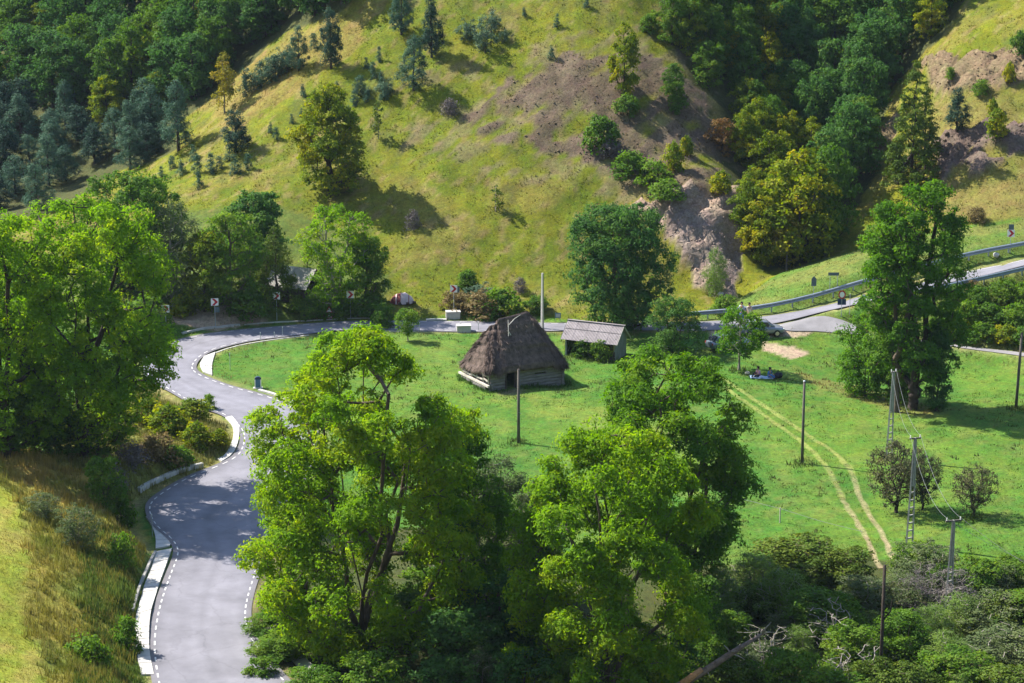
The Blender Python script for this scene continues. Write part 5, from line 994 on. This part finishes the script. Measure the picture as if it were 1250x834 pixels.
def kerb(uv, label, h=.16, w=.2, step=1.0, m='concrete', below=.25):
    pts = pathpts(uv, step); z = height(pts[:, 0], pts[:, 1]); o_ = Vector((pts[0, 0], pts[0, 1], z[0])); g = empty("kerb", o_, 0, label, "kerb")
    for i in range(len(pts) - 1):
        a = Vector((pts[i, 0], pts[i, 1], z[i])) - o_; b = Vector((pts[i + 1, 0], pts[i + 1, 1], z[i + 1])) - o_; d = (b - a).normalized() * .02
        zc = (h - below) / 2; MB().beam(a + d + Vector((0, 0, zc)), b - d + Vector((0, 0, zc + random.uniform(-.01, .01))), w, h + below).obj("kerb_stone", M[m], g)
kerb([(169,600),(185,591),(204,582),(222,575),(243,570),(258,567.5)], "low concrete parapet wall on the left of the road below the hollow", .28, .3, 1.2)
kerb([(190,676),(182,691),(173,712),(166,733),(161,755)], "grey raised kerb outside the white drain slabs", .22, .16, 1.2, 'concrete_grey')
kerb([(222,407.5),(243,402.5),(265,400),(298,396.5)], "white kerb on the outside of the bend under the first chevron sign", .12, .25)
kerb([(316,477),(334,482),(350,488),(372,499),(385,510)], "white kerb running from the milestone towards the open ash", .14, .3)
kerb([(298,396.5),(330,393.8),(380,391.3),(430,388.8),(470,389)], "long pale kerb on the far side of the straight road below the trees", .05, .16, 1.5)
kerb([(262,431.5),(282,424.5),(300,420.5),(345,413.5),(385,408.5)], "pale kerb along the inner far side of the bend", .05, .14, 1.5)
kerb([(520,391),(535,390.5),(550,391)], "pale kerb in front of the white concrete block", .1, .4)
kerb([(470,404.5),(510,405),(560,405.5),(600,405.5)], "thin pale kerb on the near side of the straight road", .06, .14)
for u, v, w, l in ((553,388,1.35,"white concrete block on the far side of the road"),(566,405,1.3,"white concrete block on the near side of the road left of the hut")):
    p = pix(u, v); b = empty("concrete_block", (p.x, p.y, p.z), math.radians(6), l, "concrete block", "pair of culvert head blocks")
    ex("block", MB().box((0, 0, .22), (w, .8, .75), jit=.015), M['concrete'], b); ex("cap", MB().box((0, 0, .63), (w + .08, .88, .08), jit=.008), M['concrete'], b)

# ------------------------------------------------------------------ signs
def post(h, parent, r=.032, name="post", x=0, y=.04): return ex(name, MB().tube([(x, y, -.2), (x, y, h)], r, 7), M['steel'], parent)
def plate(parent, cx, cz, w, h, m, y=0, name="plate", t=.012): return ex(name, MB().box((cx, y, cz), (w, t, h)), m, parent)
def chevron(u, vb, vt, label, yaw=0, back=None):
    p = pix(u, vb); h = (vb - vt) / ppm(p) / .97; g = empty("chevron_sign", p, math.radians(yaw), label, "road sign", "red and white chevron signs round the bend"); S_ = .70
    post(h, g); zc = h - S_ / 2; plate(g, 0, zc, S_, S_, M['white'], 0, "board"); plate(g, 0, zc, S_, S_, M['signback'], .011, "board_back", .006)
    a = S_ / 2 - .03; mb = MB(); poly = [(-a * .85, a), (-.02, a), (a * .95, 0), (-.02, -a), (-a * .85, -a), (a * .10, 0)]
    mb.prism([(x, z) for x, z in poly[::-1]], -.014, -.0085, (0, 0, zc)); ex("chevron", mb, M['red'], g)
    if back: plate(g, back[0], zc + back[1], .5, .55, M['signback'], .07, "second_board")
    return g
chevron(263, 400, 364.5, "chevron sign above the pale kerb, with the big ash to its left", 10, (.18, -.75)); chevron(338, 391.5, 357, "chevron sign in front of the layered spruce"); chevron(428, 389.5, 355.5, "chevron sign right of the small warning sign")
chevron(554, 385, 348.5, "chevron sign behind the white concrete block", -8, (.30, -.1)); chevron(203, 404, 373, "chevron sign half hidden by the big left ash's outer leaves", 18); chevron(137, 418, 389, "leftmost chevron sign, deep behind the big ash's leaves", 20)
chevron(1233, 309, 281, "chevron sign behind the guardrail at the right edge", 0, (.02, .6))
def arrow_poly(w, h): return [(-w / 2, -h / 2), (w / 2, -h / 2), (w / 2, h * .22), (0, h / 2), (-w / 2, h * .22)]
p = pix(402, 390); g = empty("warning_sign", p, 0, "small red and white warning sign with two triangles between two chevron signs", "road sign"); post(1.15, g, .03)
for zc in (.95, .40):
    ex("red_triangle", MB().prism([(-.36, zc - .28), (.36, zc - .28), (0, zc + .34)], -.006, .006), M['red'], g); ex("white_triangle", MB().prism([(-.25, zc - .22), (.25, zc - .22), (0, zc + .21)], -.012, -.0075), M['white'], g)
p = pix(1027, 387); g = empty("stacked_sign", p, 0, "sign post in the junction with a red and white round sign over dark square plates", "road sign"); post(2.6, g)
ex("red_ring", MB().prism([(.34 * math.cos(k * math.pi / 8), 2.12 + .40 * math.sin(k * math.pi / 8)) for k in range(16)], -.006, .006), M['red'], g); ex("white_disc", MB().prism([(.23 * math.cos(k * math.pi / 8), 2.12 + .28 * math.sin(k * math.pi / 8)) for k in range(16)], -.012, -.0075), M['white'], g)
for x in (-.21, .21): plate(g, x, 1.43, .37, .56, M['navy'], 0, "dark_plate")
p = pix(993, 362); g = empty("pointed_sign", p, 0, "dark pointed sign board seen from behind on the green mound", "road sign"); post(1.9, g); ex("board", MB().prism(arrow_poly(.48, .98), -.012, .0, (0, 0, 1.5)), M['signback'], g)
p = pix(1017, 355); g = empty("wide_sign", p, 0, "wide dark board on two posts beyond the guardrail", "road sign")
for x in (-.32, .38): post(1.75, g, .028, x=x)
plate(g, 0, 1.62, 1.02, .30, M['signback'], 0, "board")
for x in (-.25, .1, .35): plate(g, x, 1.62, .04, .26, M['steel'], .02, "brace")
p = pix(1054, 377); g = empty("round_sign", p, 0, "small round dark green sign by the road left of the tall ash", "road sign"); post(1.25, g, .028); ex("disc", MB().prism([(.22 * math.cos(k * math.pi / 7), 1.12 + .26 * math.sin(k * math.pi / 7)) for k in range(14)], -.012, .0), M['blueface'], g); plate(g, -.02, 1.28, .24, .1, M['white'], -.02, "white_strip")
p = pix(681, 393); g = empty("sign_box", p, 0, "small teal board on two stakes between pole and elm", "sign")
for x in (-.2, .2): post(.9, g, .025, x=x)
plate(g, 0, .62, .55, .5, M['blueface'], 0, "board"); plate(g, 0, .62, .4, .34, M['steel'], -.012, "panel")
for u, v, h, l in ((1037,384,1.9,"thin bare stake beside the stacked road sign"),(281,452,1.5,"thin teal stake on the grass inside the bend"),(318,416,.75,"short white tipped marker stake on the inner road edge"),(335,413,.55,"shortest marker stake on the inner road edge"),(345,411,.9,"thin dark marker stake on the inner road edge, right"),(562,404,.8,"thin stake beside the near white block"),(512,406,.9,"thin stake right of the small round topped tree"),(584,404,.7,"thin stake left of the hut roof"),(186,655,1.6,"tall thin stake standing at the pale apron")):
    p = pix(u, v); g = empty("marker_stake", p, 0, l, "stake", "thin marker stakes along the road"); ex("stake", MB().tube([(0, 0, -.1), (0, 0, h)], .025, 6), M['steel'], g); ex("tip", MB().box((0, 0, h), (.07, .04, .12)), M['white'], g)
p = pix(315, 474); g = empty("milestone", p, math.radians(4), "white milestone with a dark blue face and rounded top beside the inner road edge", "milestone")
arc = [(-.28, 0), (.28, 0), (.28, .85)] + [(.28 * math.cos(t), .85 + .22 * math.sin(t)) for t in np.linspace(.2, math.pi - .2, 7)] + [(-.28, .85)]
ex("stone", MB().prism([(x, z - .1) for x, z in arc], -.12, .12), M['white'], g); ex("face", MB().prism([(x * .72, z * .82 + .10) for x, z in arc], -.128, -.1245), M['blueface'], g); ex("cap", MB().prism([(.29 * math.cos(t), .80 + .24 * math.sin(t)) for t in np.linspace(0, math.pi, 9)], -.135, .135), M['navy'], g)
ex("foot", MB().box((0, 0, 0), (.8, .5, .12)), M['concrete'], g)

# ------------------------------------------------------------------ poles and wires
def polebase(u, v, h, label, m, r0, r1, n=8, sq=False, Y=None, lean=(0, 0), name="utility_pole"):
    if Y: x = atY(u, v, Y)[0]; top = atY(u, v, Y)[2]; z = float(height(x, Y)); h = top - z; p = Vector((x, Y, z))
    else: p = pix(u, v); h = h / ppm(p) / .97
    g = empty(name, p, 0, label, "pole"); ex("shaft", MB().tube([(0, 0, -.3), (lean[0] * .5, lean[1] * .5, h * .5), (lean[0], lean[1], h)], [r0, (r0 + r1) / 2, r1], 4 if sq else n), M[m], g, not sq)
    return g, p + Vector((lean[0], lean[1], h)), h
polebase(662, 402, 68, "pale concrete pole rising behind the hut's roof", 'concrete', .17, .11, sq=True)
g, t1, h = polebase(633, 541, 90, "dark wooden pole in front of the thatched hut", 'wood_pole', .13, .10); ex("bracket", MB().beam((0, -.12, 2.55), (.22, -.12, 2.45), .03, .03), M['steel'], g); ex("cap", MB().tube([(0, 0, h), (0, 0, h + .05)], [.12, .06], 8), M['wood_dark'], g)
g, t2, h = polebase(979, 566, 101, "slim grey pole alone in the meadow beside the track", 'wood_pole', .12, .09); ex("cap", MB().tube([(0, 0, h), (0, 0, h + .06)], [.11, .05], 8), M['steel'], g)
g, t3, h = polebase(1240, 499, 92, "wooden pole at the right edge of the meadow", 'wood_pole', .13, .10, lean=(.18, 0)); ex("cap", MB().tube([(.18, 0, h), (.18, 0, h + .05)], [.11, .05], 8), M['wood_dark'], g)
g, t4, h = polebase(1080, 690, 0, "dark bare post standing in the lower thicket", 'bark_dark', .12, .09, Y=134)
ex("knot", MB().tube([(.1, 0, h * .6), (.42, -.1, h * .66), (.5, -.1, h * .75)], [.06, .05, .02], 5), M['bark_dark'], g)
def lattice(u, v, hpx, label, arm, lean=.12, Y=None):
    if Y: x = atY(u, v, Y)[0]; z = float(height(x, Y)); h = atY(u, v, Y)[2] - z; p = Vector((x, Y, z))
    else: p = pix(u, v); h = hpx / ppm(p) / .97
    g = empty("lattice_pole", p, math.radians(15), label, "pole")
    for s in (-1, 1): ex("leg", MB().tube([(s * .24, 0, -.3), (s * .07 + lean, 0, h)], [.075, .055], 4), M['concrete_grey'], g)
    k = .4
    while k < h - .3:
        w = .24 - .17 * k / h; ex("rung", MB().beam((-w + lean * k / h, 0, k), (w + lean * k / h, 0, k + .05), .08, .09), M['concrete_grey'], g); k += .55
    ex("shaft", MB().tube([(lean * .55, 0, h * .55), (lean, 0, h + .05)], .09, 4), M['concrete_grey'], g)
    ex("crossarm", MB().beam((lean - arm, 0, h), (lean + arm, 0, h), .09, .10), M['wood_pole'], g)
    for s in (-1, 1): ex("insulator", MB().tube([(lean + s * arm * .85, 0, h + .05), (lean + s * arm * .85, 0, h + .22)], [.05, .035], 6), M['white'], g)
    return p + Vector((lean, 0, h + .2)), arm
a1 = lattice(1085, 560, 106, "lattice concrete pole rising behind the larger thorn tree", .22)
a2 = lattice(1110, 664, 130, "lattice concrete pole in front of the thorn trees, with a crossarm", .42)
a3 = lattice(1162, 636, 0, "short lattice pole head with a crossarm above the lower thicket", .55, Y=146)
def wire(a, b, sag, label, r=.011):
    a = Vector(a); b = Vector(b); pts = [a.lerp(b, t) - Vector((0, 0, sag * 4 * t * (1 - t))) for t in np.linspace(0, 1, 13)]; pts = [q - a for q in pts]
    o = MB().tube(pts, r, 4).obj("overhead_wire", M['wire']); o.location = a; tag(o, label, "wire", "overhead wires between the lattice poles")
for s, n_ in ((-1, "left"), (1, "right")):
    d1 = Vector((a1[1] * s * .85, 0, 0)); d2 = Vector((a2[1] * s * .85, 0, 0)); d3 = Vector((a3[1] * s * .85, 0, 0))
    wire(a1[0] + d1, a2[0] + d2, .9, n_ + " wire from the pole behind the thorn tree to the crossarm pole"); wire(a2[0] + d2, a3[0] + d3, 1.0, n_ + " wire from the crossarm pole down to the short pole")
    wire(a3[0] + d3, Vector(atY(1330, 718 + s * 6, 141 - s)), .5, ("upper " if s < 0 else "lower ") + "wire leaving the short pole towards the right edge")
p = pix(952, 638); g = empty("fence_stake", p, 0, "grey stake carrying a thin fence wire in the lower meadow", "stake"); ex("stake", MB().tube([(0, 0, -.2), (0, 0, 1.1)], .045, 6), M['wood_pale'], g)
for a, b, l in ((p + Vector((0, 0, 1.05)), pix(865, 612) + Vector((0, 0, 1.0)), "fence wire running left from the stake to the tall ash"), (p + Vector((0, 0, 1.05)), pix(1052, 664) + Vector((0, 0, .9)), "fence wire running right from the stake towards the track")):
    d = b - a; o = MB().tube([(0, 0, 0), d / 2 - Vector((0, 0, .1)), d], .016, 4).obj("fence_wire", M['wire']); o.location = a; tag(o, l, "wire", "fence wires in the lower meadow")
# leaning dead trunk at the bottom edge
Lp = [Vector(atY(*q)) for q in ((770, 872, 129.2), (832, 836, 130), (862, 818, 130.4), (892, 798, 130.8), (930, 774, 131.4))]; o_ = Lp[0]
g = empty("broken_trunk", o_, 0, "thick broken tree trunk leaning up to the right at the bottom edge", "dead trunk")
M['deadwood'] = mat('dead_wood', (.17, .125, .10), .95, .4, 4, .9, 12); M['cutwood'] = mat('torn_orange_wood', (.42, .22, .10), .9, .3, 8, .5, 20)
ex("trunk", MB().tube([q - o_ for q in Lp], [.30, .25, .21, .18, .08], 10), M['deadwood'], g, True)
ex("torn_wood", MB().tube([Lp[1] - o_ + Vector((.0, -.10, .05)), Lp[2] - o_ + Vector((-.25, -.10, .08))], [.24, .17], 9), M['cutwood'], g, True)
for i, (k, d, L) in enumerate(((3, (-.9, -.2, 1.2), .7), (3, (.9, -.3, -.3), .9), (4, (.6, -.1, .9), .9), (4, (.9, 0, .1), .8), (3, (.2, -.6, .4), .6), (2, (.3, -.5, -.5), .5))):
    a = Lp[k] - o_; d = Vector(d).normalized() * L; ex("branch", MB().tube([a, a + d * .5 + Vector((0, 0, .06)), a + d], [.06, .04, .015], 5), M['bark_grey'], g, True)
for u, v, r, l in ((1216, 313, .34, "pale boulder beside the rising road at the right"), (880, 361, .35, "single white stone at the foot of the rock slide"), (936, 408, .3, "grey stone at the edge of the gravel")):
    p = pix(u, v); mb = MB(); 
    V = []; 
    for i in range(7):
        for j in range(10):
            th = math.pi * i / 6; ph = 2 * math.pi * j / 10; q = r * (1 + .35 * (float(vnoise(i * 1.3 + u, j * 1.1, 3)) - .5)); V.append((q * math.sin(th) * math.cos(ph), q * .8 * math.sin(th) * math.sin(ph), q * .7 * math.cos(th) + r * .4))
    mb.v = V; mb.f = [(i * 10 + j, (i + 1) * 10 + j, (i + 1) * 10 + (j + 1) % 10, i * 10 + (j + 1) % 10) for i in range(6) for j in range(10)]
    o = mb.obj("boulder", M['concrete']); o.location = p; tag(o, l, "boulder")

# ------------------------------------------------------------------ people
def skinned(name, verts, edges, rad, m, parent, root=0, sub=1):
    me = bpy.data.meshes.new(name); me.from_pydata(verts, edges, []); me.materials.append(m); o = link(bpy.data.objects.new(name, me), parent)
    md = o.modifiers.new("skin", 'SKIN'); md.use_smooth_shade = True
    for i, r in enumerate(rad):
        sv = me.skin_vertices[0].data[i]; sv.radius = (r, r) if not isinstance(r, tuple) else r; sv.use_root = (i == root)
    s = o.modifiers.new("smooth", 'SUBSURF'); s.levels = sub; s.render_levels = sub
    return o
M['skin'] = mat('skin', (.48, .27, .19), .6, .08, 8, 0); M['hair'] = mat('dark_hair', (.02, .015, .012), .7, .2, 20, .3); M['pinkcloth'] = mat('pink_cloth', (.55, .22, .42), .85, .12, 6, .2); M['bluecloth'] = mat('blue_cloth', (.06, .16, .42), .85, .12, 6, .2)
M['darkcloth'] = mat('dark_cloth', (.02, .022, .035), .9, .2, 6, .2); M['creamcloth'] = mat('cream_cloth', (.60, .52, .40), .9, .1, 6, .2); M['palecloth'] = mat('pale_blue_cloth', (.42, .55, .72), .85, .1, 6, .2)
def person(loc, rz, pose, shirt, trous, label, group=None):
    g = empty("person", loc, rz, label, "person", group)
    if pose == 'stand':
        hip = .92; J = dict(pel=(0, 0, .92), wa=(0, 0, 1.08), ch=(0, -.01, 1.32), nk=(0, 0, 1.48), sl=(-.19, 0, 1.42), sr=(.19, 0, 1.42), el=(-.25, -.03, 1.15), er=(.25, .02, 1.15), hl=(-.24, -.14, .92), hr=(.27, -.08, .90), kl=(-.11, -.03, .50), kr=(.12, .02, .50), al=(-.12, .03, .09), ar=(.14, .04, .09), tl=(-.13, -.14, .04), tr=(.16, -.12, .04), hd=(0, -.01, 1.63))
    else:
        J = dict(pel=(0, 0, .12), wa=(0, -.02, .27), ch=(0, -.08, .50), nk=(0, -.10, .66), sl=(-.18, -.08, .60), sr=(.18, -.08, .60), el=(-.27, -.16, .36), er=(.26, -.20, .38), hl=(-.22, -.36, .22), hr=(.12, -.42, .34), kl=(-.20, -.40, .42), kr=(.22, -.42, .26), al=(-.16, -.60, .08), ar=(-.02, -.56, .08), tl=(-.16, -.76, .05), tr=(-.12, -.66, .05), hd=(0, -.13, .81))
    N_ = list(J); ix = {k: i for i, k in enumerate(N_)}; vs = [J[k] for k in N_]; rd = dict(pel=(.15, .11), wa=(.13, .10), ch=(.16, .11), nk=.055, sl=.06, sr=.06, el=.042, er=.042, hl=.030, hr=.030, kl=.06, kr=.06, al=.042, ar=.042, tl=.035, tr=.035, hd=.095)
    E = [('pel','wa'),('wa','ch'),('ch','nk'),('nk','hd'),('ch','sl'),('ch','sr'),('sl','el'),('sr','er'),('el','hl'),('er','hr'),('pel','kl'),('pel','kr'),('kl','al'),('kr','ar'),('al','tl'),('ar','tr')]
    edges = [(ix[a], ix[b]) for a, b in E]; rads = [rd[k] for k in N_]
    hp = Vector(J['hd']); vs.append(tuple(hp + Vector((0, -.02, .09)))); rads.append(.075); edges.append((ix['hd'], len(vs) - 1)); vs.append(tuple(hp + Vector((0, -.105, -.01)))); rads.append(.018); edges.append((ix['hd'], len(vs) - 1))
    for hk, ek in (('hl', 'el'), ('hr', 'er')):
        h_ = Vector(J[hk]); d = (h_ - Vector(J[ek])).normalized(); sd_ = d.cross(Vector((0, 1, .2))).normalized()
        for f in range(5):
            o1 = h_ + d * (.05 if f else .02) + sd_ * ((f - 2.5) * .018 if f else .045); o2 = o1 + d * (.045 + .01 * (2 - abs(f - 3))) + Vector((0, -.01, -.01)); vs += [tuple(o1), tuple(o2)]; rads += [.009, .008]; k = len(vs); edges += [(ix[hk], k - 2), (k - 2, k - 1)]
    skinned("body", vs, edges, rads, M['skin'], g, 0)
    sub = lambda ks, es, rr, nm, m, gr: skinned(nm, [J[k] for k in ks], [(ks.index(a), ks.index(b)) for a, b in es], rr, m, g, 0)
    ks = ['wa', 'ch', 'sl', 'sr', 'el', 'er', 'pel']; sub(ks, [('pel','wa'),('wa','ch'),('ch','sl'),('ch','sr'),('sl','el'),('sr','er')], [(.16, .13), (.19, .14), .085, .085, .06, .06, (.165, .13)], "shirt", M[shirt], 0)
    ks = ['pel', 'kl', 'kr', 'al', 'ar']; sub(ks, [('pel','kl'),('pel','kr'),('kl','al'),('kr','ar')], [(.18, .14), .085, .085, .06, .06], "trousers", M[trous], 0)
    for a, b in (('al', 'tl'), ('ar', 'tr')): skinned("shoe", [J[a], J[b]], [(0, 1)], [.052, .045], M['darkcloth'], g)
    skinned("hair", [tuple(hp + Vector((0, .035, .06))), tuple(hp + Vector((0, .02, .125))), tuple(hp + Vector((0, .07, -.03)))], [(0, 1), (0, 2)], [.10, .085, .075], M['hair'], g)
    return g
p = pix(926.5, 460.5); person(p, math.radians(-60), 'sit', 'pinkcloth', 'darkcloth', "person in a pink top sitting on the picnic blanket under the small tree")
q = pix(938.5, 461.5); person(q, math.radians(50), 'sit', 'bluecloth', 'bluecloth', "person in blue sitting on the right part of the picnic blanket")
bl = pix(931, 461); mb = MB(); 
for i in range(9):
    for j in range(7):
        x = -1.1 + i * .26; y = -.5 + j * .16; mb.v.append((x, y, float(height(bl.x + x, bl.y + y)) - bl.z + .05 + .03 * math.sin(i * 2.1 + j)))
mb.f = [(i * 7 + j, (i + 1) * 7 + j, (i + 1) * 7 + j + 1, i * 7 + j + 1) for i in range(8) for j in range(6)]
o = mb.obj("picnic_blanket", M['palecloth'], None, True); o.location = bl; o.modifiers.new("thick", 'SOLIDIFY').thickness = .03; tag(o, "pale picnic blanket spread on the grass under two sitting people", "blanket")
def bag(u, v, m, s, label, name="bag"):
    p = pix(u, v); g = empty(name, p, .3, label, "bag"); mb = MB().tube([(-s * .5, 0, s * .32), (-s * .4, 0, s * .34), (0, 0, s * .38), (s * .4, 0, s * .34), (s * .5, 0, s * .3)], [s * .14, s * .3, s * .36, s * .3, s * .12], 10)
    ex("sack", mb, M[m], g, True); ex("strap", MB().tube([(-s * .3, 0, s * .6), (-s * .1, 0, s * .85), (s * .15, 0, s * .85), (s * .3, 0, s * .6)], s * .035, 5), M[m], g)
bag(950, 462, 'darkcloth', .75, "black bag at the right end of the picnic blanket"); bag(912, 457.5, 'creamcloth', .42, "small white bag left of the picnickers")
p = pix(914.5, 392.5); person(p, math.radians(15), 'stand', 'creamcloth', 'darkcloth', "person in a light top and dark trousers standing by the guardrail")
p = pix(905, 391.5); person(p, math.radians(-25), 'stand', 'palecloth', 'bluecloth', "person in a pale blue top beside the one in dark trousers")

# ------------------------------------------------------------------ parked cars
M['glass'] = mat('dark_glass', (.03, .04, .05), .08, .1, 2, 0, spec=.8); M['tyre'] = mat('tyre', (.02, .02, .02), .9, .2, 8, 0); M['rim'] = mat('rim', (.5, .5, .5), .35, .1, 8, 0, metal=.8)
M['lamp_r'] = mat('tail_lamp', (.35, .02, .02), .3, .1, 8, 0, spec=.6); M['lamp_w'] = mat('head_lamp', (.7, .7, .7), .15, .05, 8, 0, spec=.8)
def loft(secs, n=12):
    mb = MB()
    for x, hw, z0, z1 in secs:
        for k in range(n):
            t = 2 * math.pi * k / n + math.pi / n; c, s = math.cos(t), math.sin(t); e = .45; mb.v.append((x, math.copysign(abs(c) ** e, c) * hw, (z0 + z1) / 2 + math.copysign(abs(s) ** e, s) * (z1 - z0) / 2))
    for i in range(len(secs) - 1):
        for k in range(n): mb.f.append((i * n + k, (i + 1) * n + k, (i + 1) * n + (k + 1) % n, i * n + (k + 1) % n))
    mb.f.append(tuple(range(n))[::-1][::-1]); mb.f.append(tuple((len(secs) - 1) * n + k for k in range(n))[::-1]); return mb
def car(loc, rz, paint, label):
    g = empty("parked_car", loc, rz, label, "car")
    ex("body", loft([(-2.1, .55, .35, .75), (-2.0, .78, .28, .88), (-1.2, .86, .24, .95), (0, .87, .24, .95), (1.1, .86, .24, .93), (1.75, .80, .26, .82), (2.05, .62, .34, .66)]), paint, g, True)
    ex("roof", loft([(-1.75, .66, .85, 1.02), (-1.35, .68, .88, 1.44), (-.4, .68, .88, 1.50), (.35, .66, .88, 1.44), (1.1, .70, .82, .96)]), paint, g, True)
    for s in (-1, 1):
        for x0, x1, a, b in ((-1.15, -.42, 1.38, 1.42), (-.34, .42, 1.42, 1.36)):
            mb = MB(); mb.v = [(x0 - .1, s * .705, 1.0), (x1 + (.22 if x1 > 0 else 0), s * .705, 1.0), (x1, s * .69, b - .03), (x0, s * .69, a - .03)]; mb.v += [(x, y - s * .03, z) for x, y, z in mb.v]; mb.f = [(0, 1, 2, 3), (7, 6, 5, 4), (0, 4, 5, 1), (1, 5, 6, 2), (2, 6, 7, 3), (3, 7, 4, 0)]; ex("side_window", mb, M['glass'], g)
        for x in (-1.3, 1.28):
            w = ex("wheel", MB().tube([(x, s * .70, .31), (x, s * .89, .31)], .31, 16), M['tyre'], g); ex("rim", MB().tube([(x, s * .80, .31), (x, s * .905, .31)], .19, 10), M['rim'], w)
        ex("headlight", MB().box((1.92, s * .56, .64), (.16, .26, .14)), M['lamp_w'], g); ex("tail_light", MB().box((-2.03, s * .62, .74), (.08, .2, .2)), M['lamp_r'], g)
        ex("mirror", MB().box((.55, s * .93, 1.0), (.1, .14, .12)), paint, g)
    for x0, z0, x1, z1 in ((.46, 1.40, 1.05, .97), (-1.44, 1.40, -1.76, 1.03)):
        ex("windscreen" if x0 > 0 else "rear_window", MB().beam((x0 + (.03 if x0 > 0 else -.03), 0, z0), (x1 + (.03 if x0 > 0 else -.03), 0, z1), 1.16, .03), M['glass'], g)
    ex("number_plate", MB().box((2.06, 0, .45), (.02, .5, .11)), M['white'], g)
    return g
p = pix(890, 428); car(p + Vector((0, .6, .02)), math.radians(25), mat('silver_blue_paint', (.16, .21, .26), .3, .03, 1, 0, metal=.5, spec=.5), "silver blue car parked behind the small picnic tree")
p = pix(930, 411); car(p + Vector((0, .5, .02)), math.radians(8), mat('light_grey_paint', (.24, .26, .30), .3, .03, 1, 0, metal=.4, spec=.5), "light grey car parked on the gravel beyond the silver blue car")

# ------------------------------------------------------------------ thin valley haze
HAZE = 0.00005
mb = MB().box((0, 350, 90), (1216, 1116, 240)); hz = mb.obj("haze", bpy.data.materials.new("valley_haze")); hz["kind"] = "stuff"; hz["label"] = "thin blue haze filling the valley"
t, N, L = nodes(hz.data.materials[0]); N.remove(N["Principled BSDF"]); pv = N.new("ShaderNodeVolumePrincipled"); pv.inputs["Color"].default_value = (.62, .76, 1.0, 1); pv.inputs["Density"].default_value = HAZE; pv.inputs["Anisotropy"].default_value = .2
L.new(pv.outputs[0], N["Material Output"].inputs["Volume"])
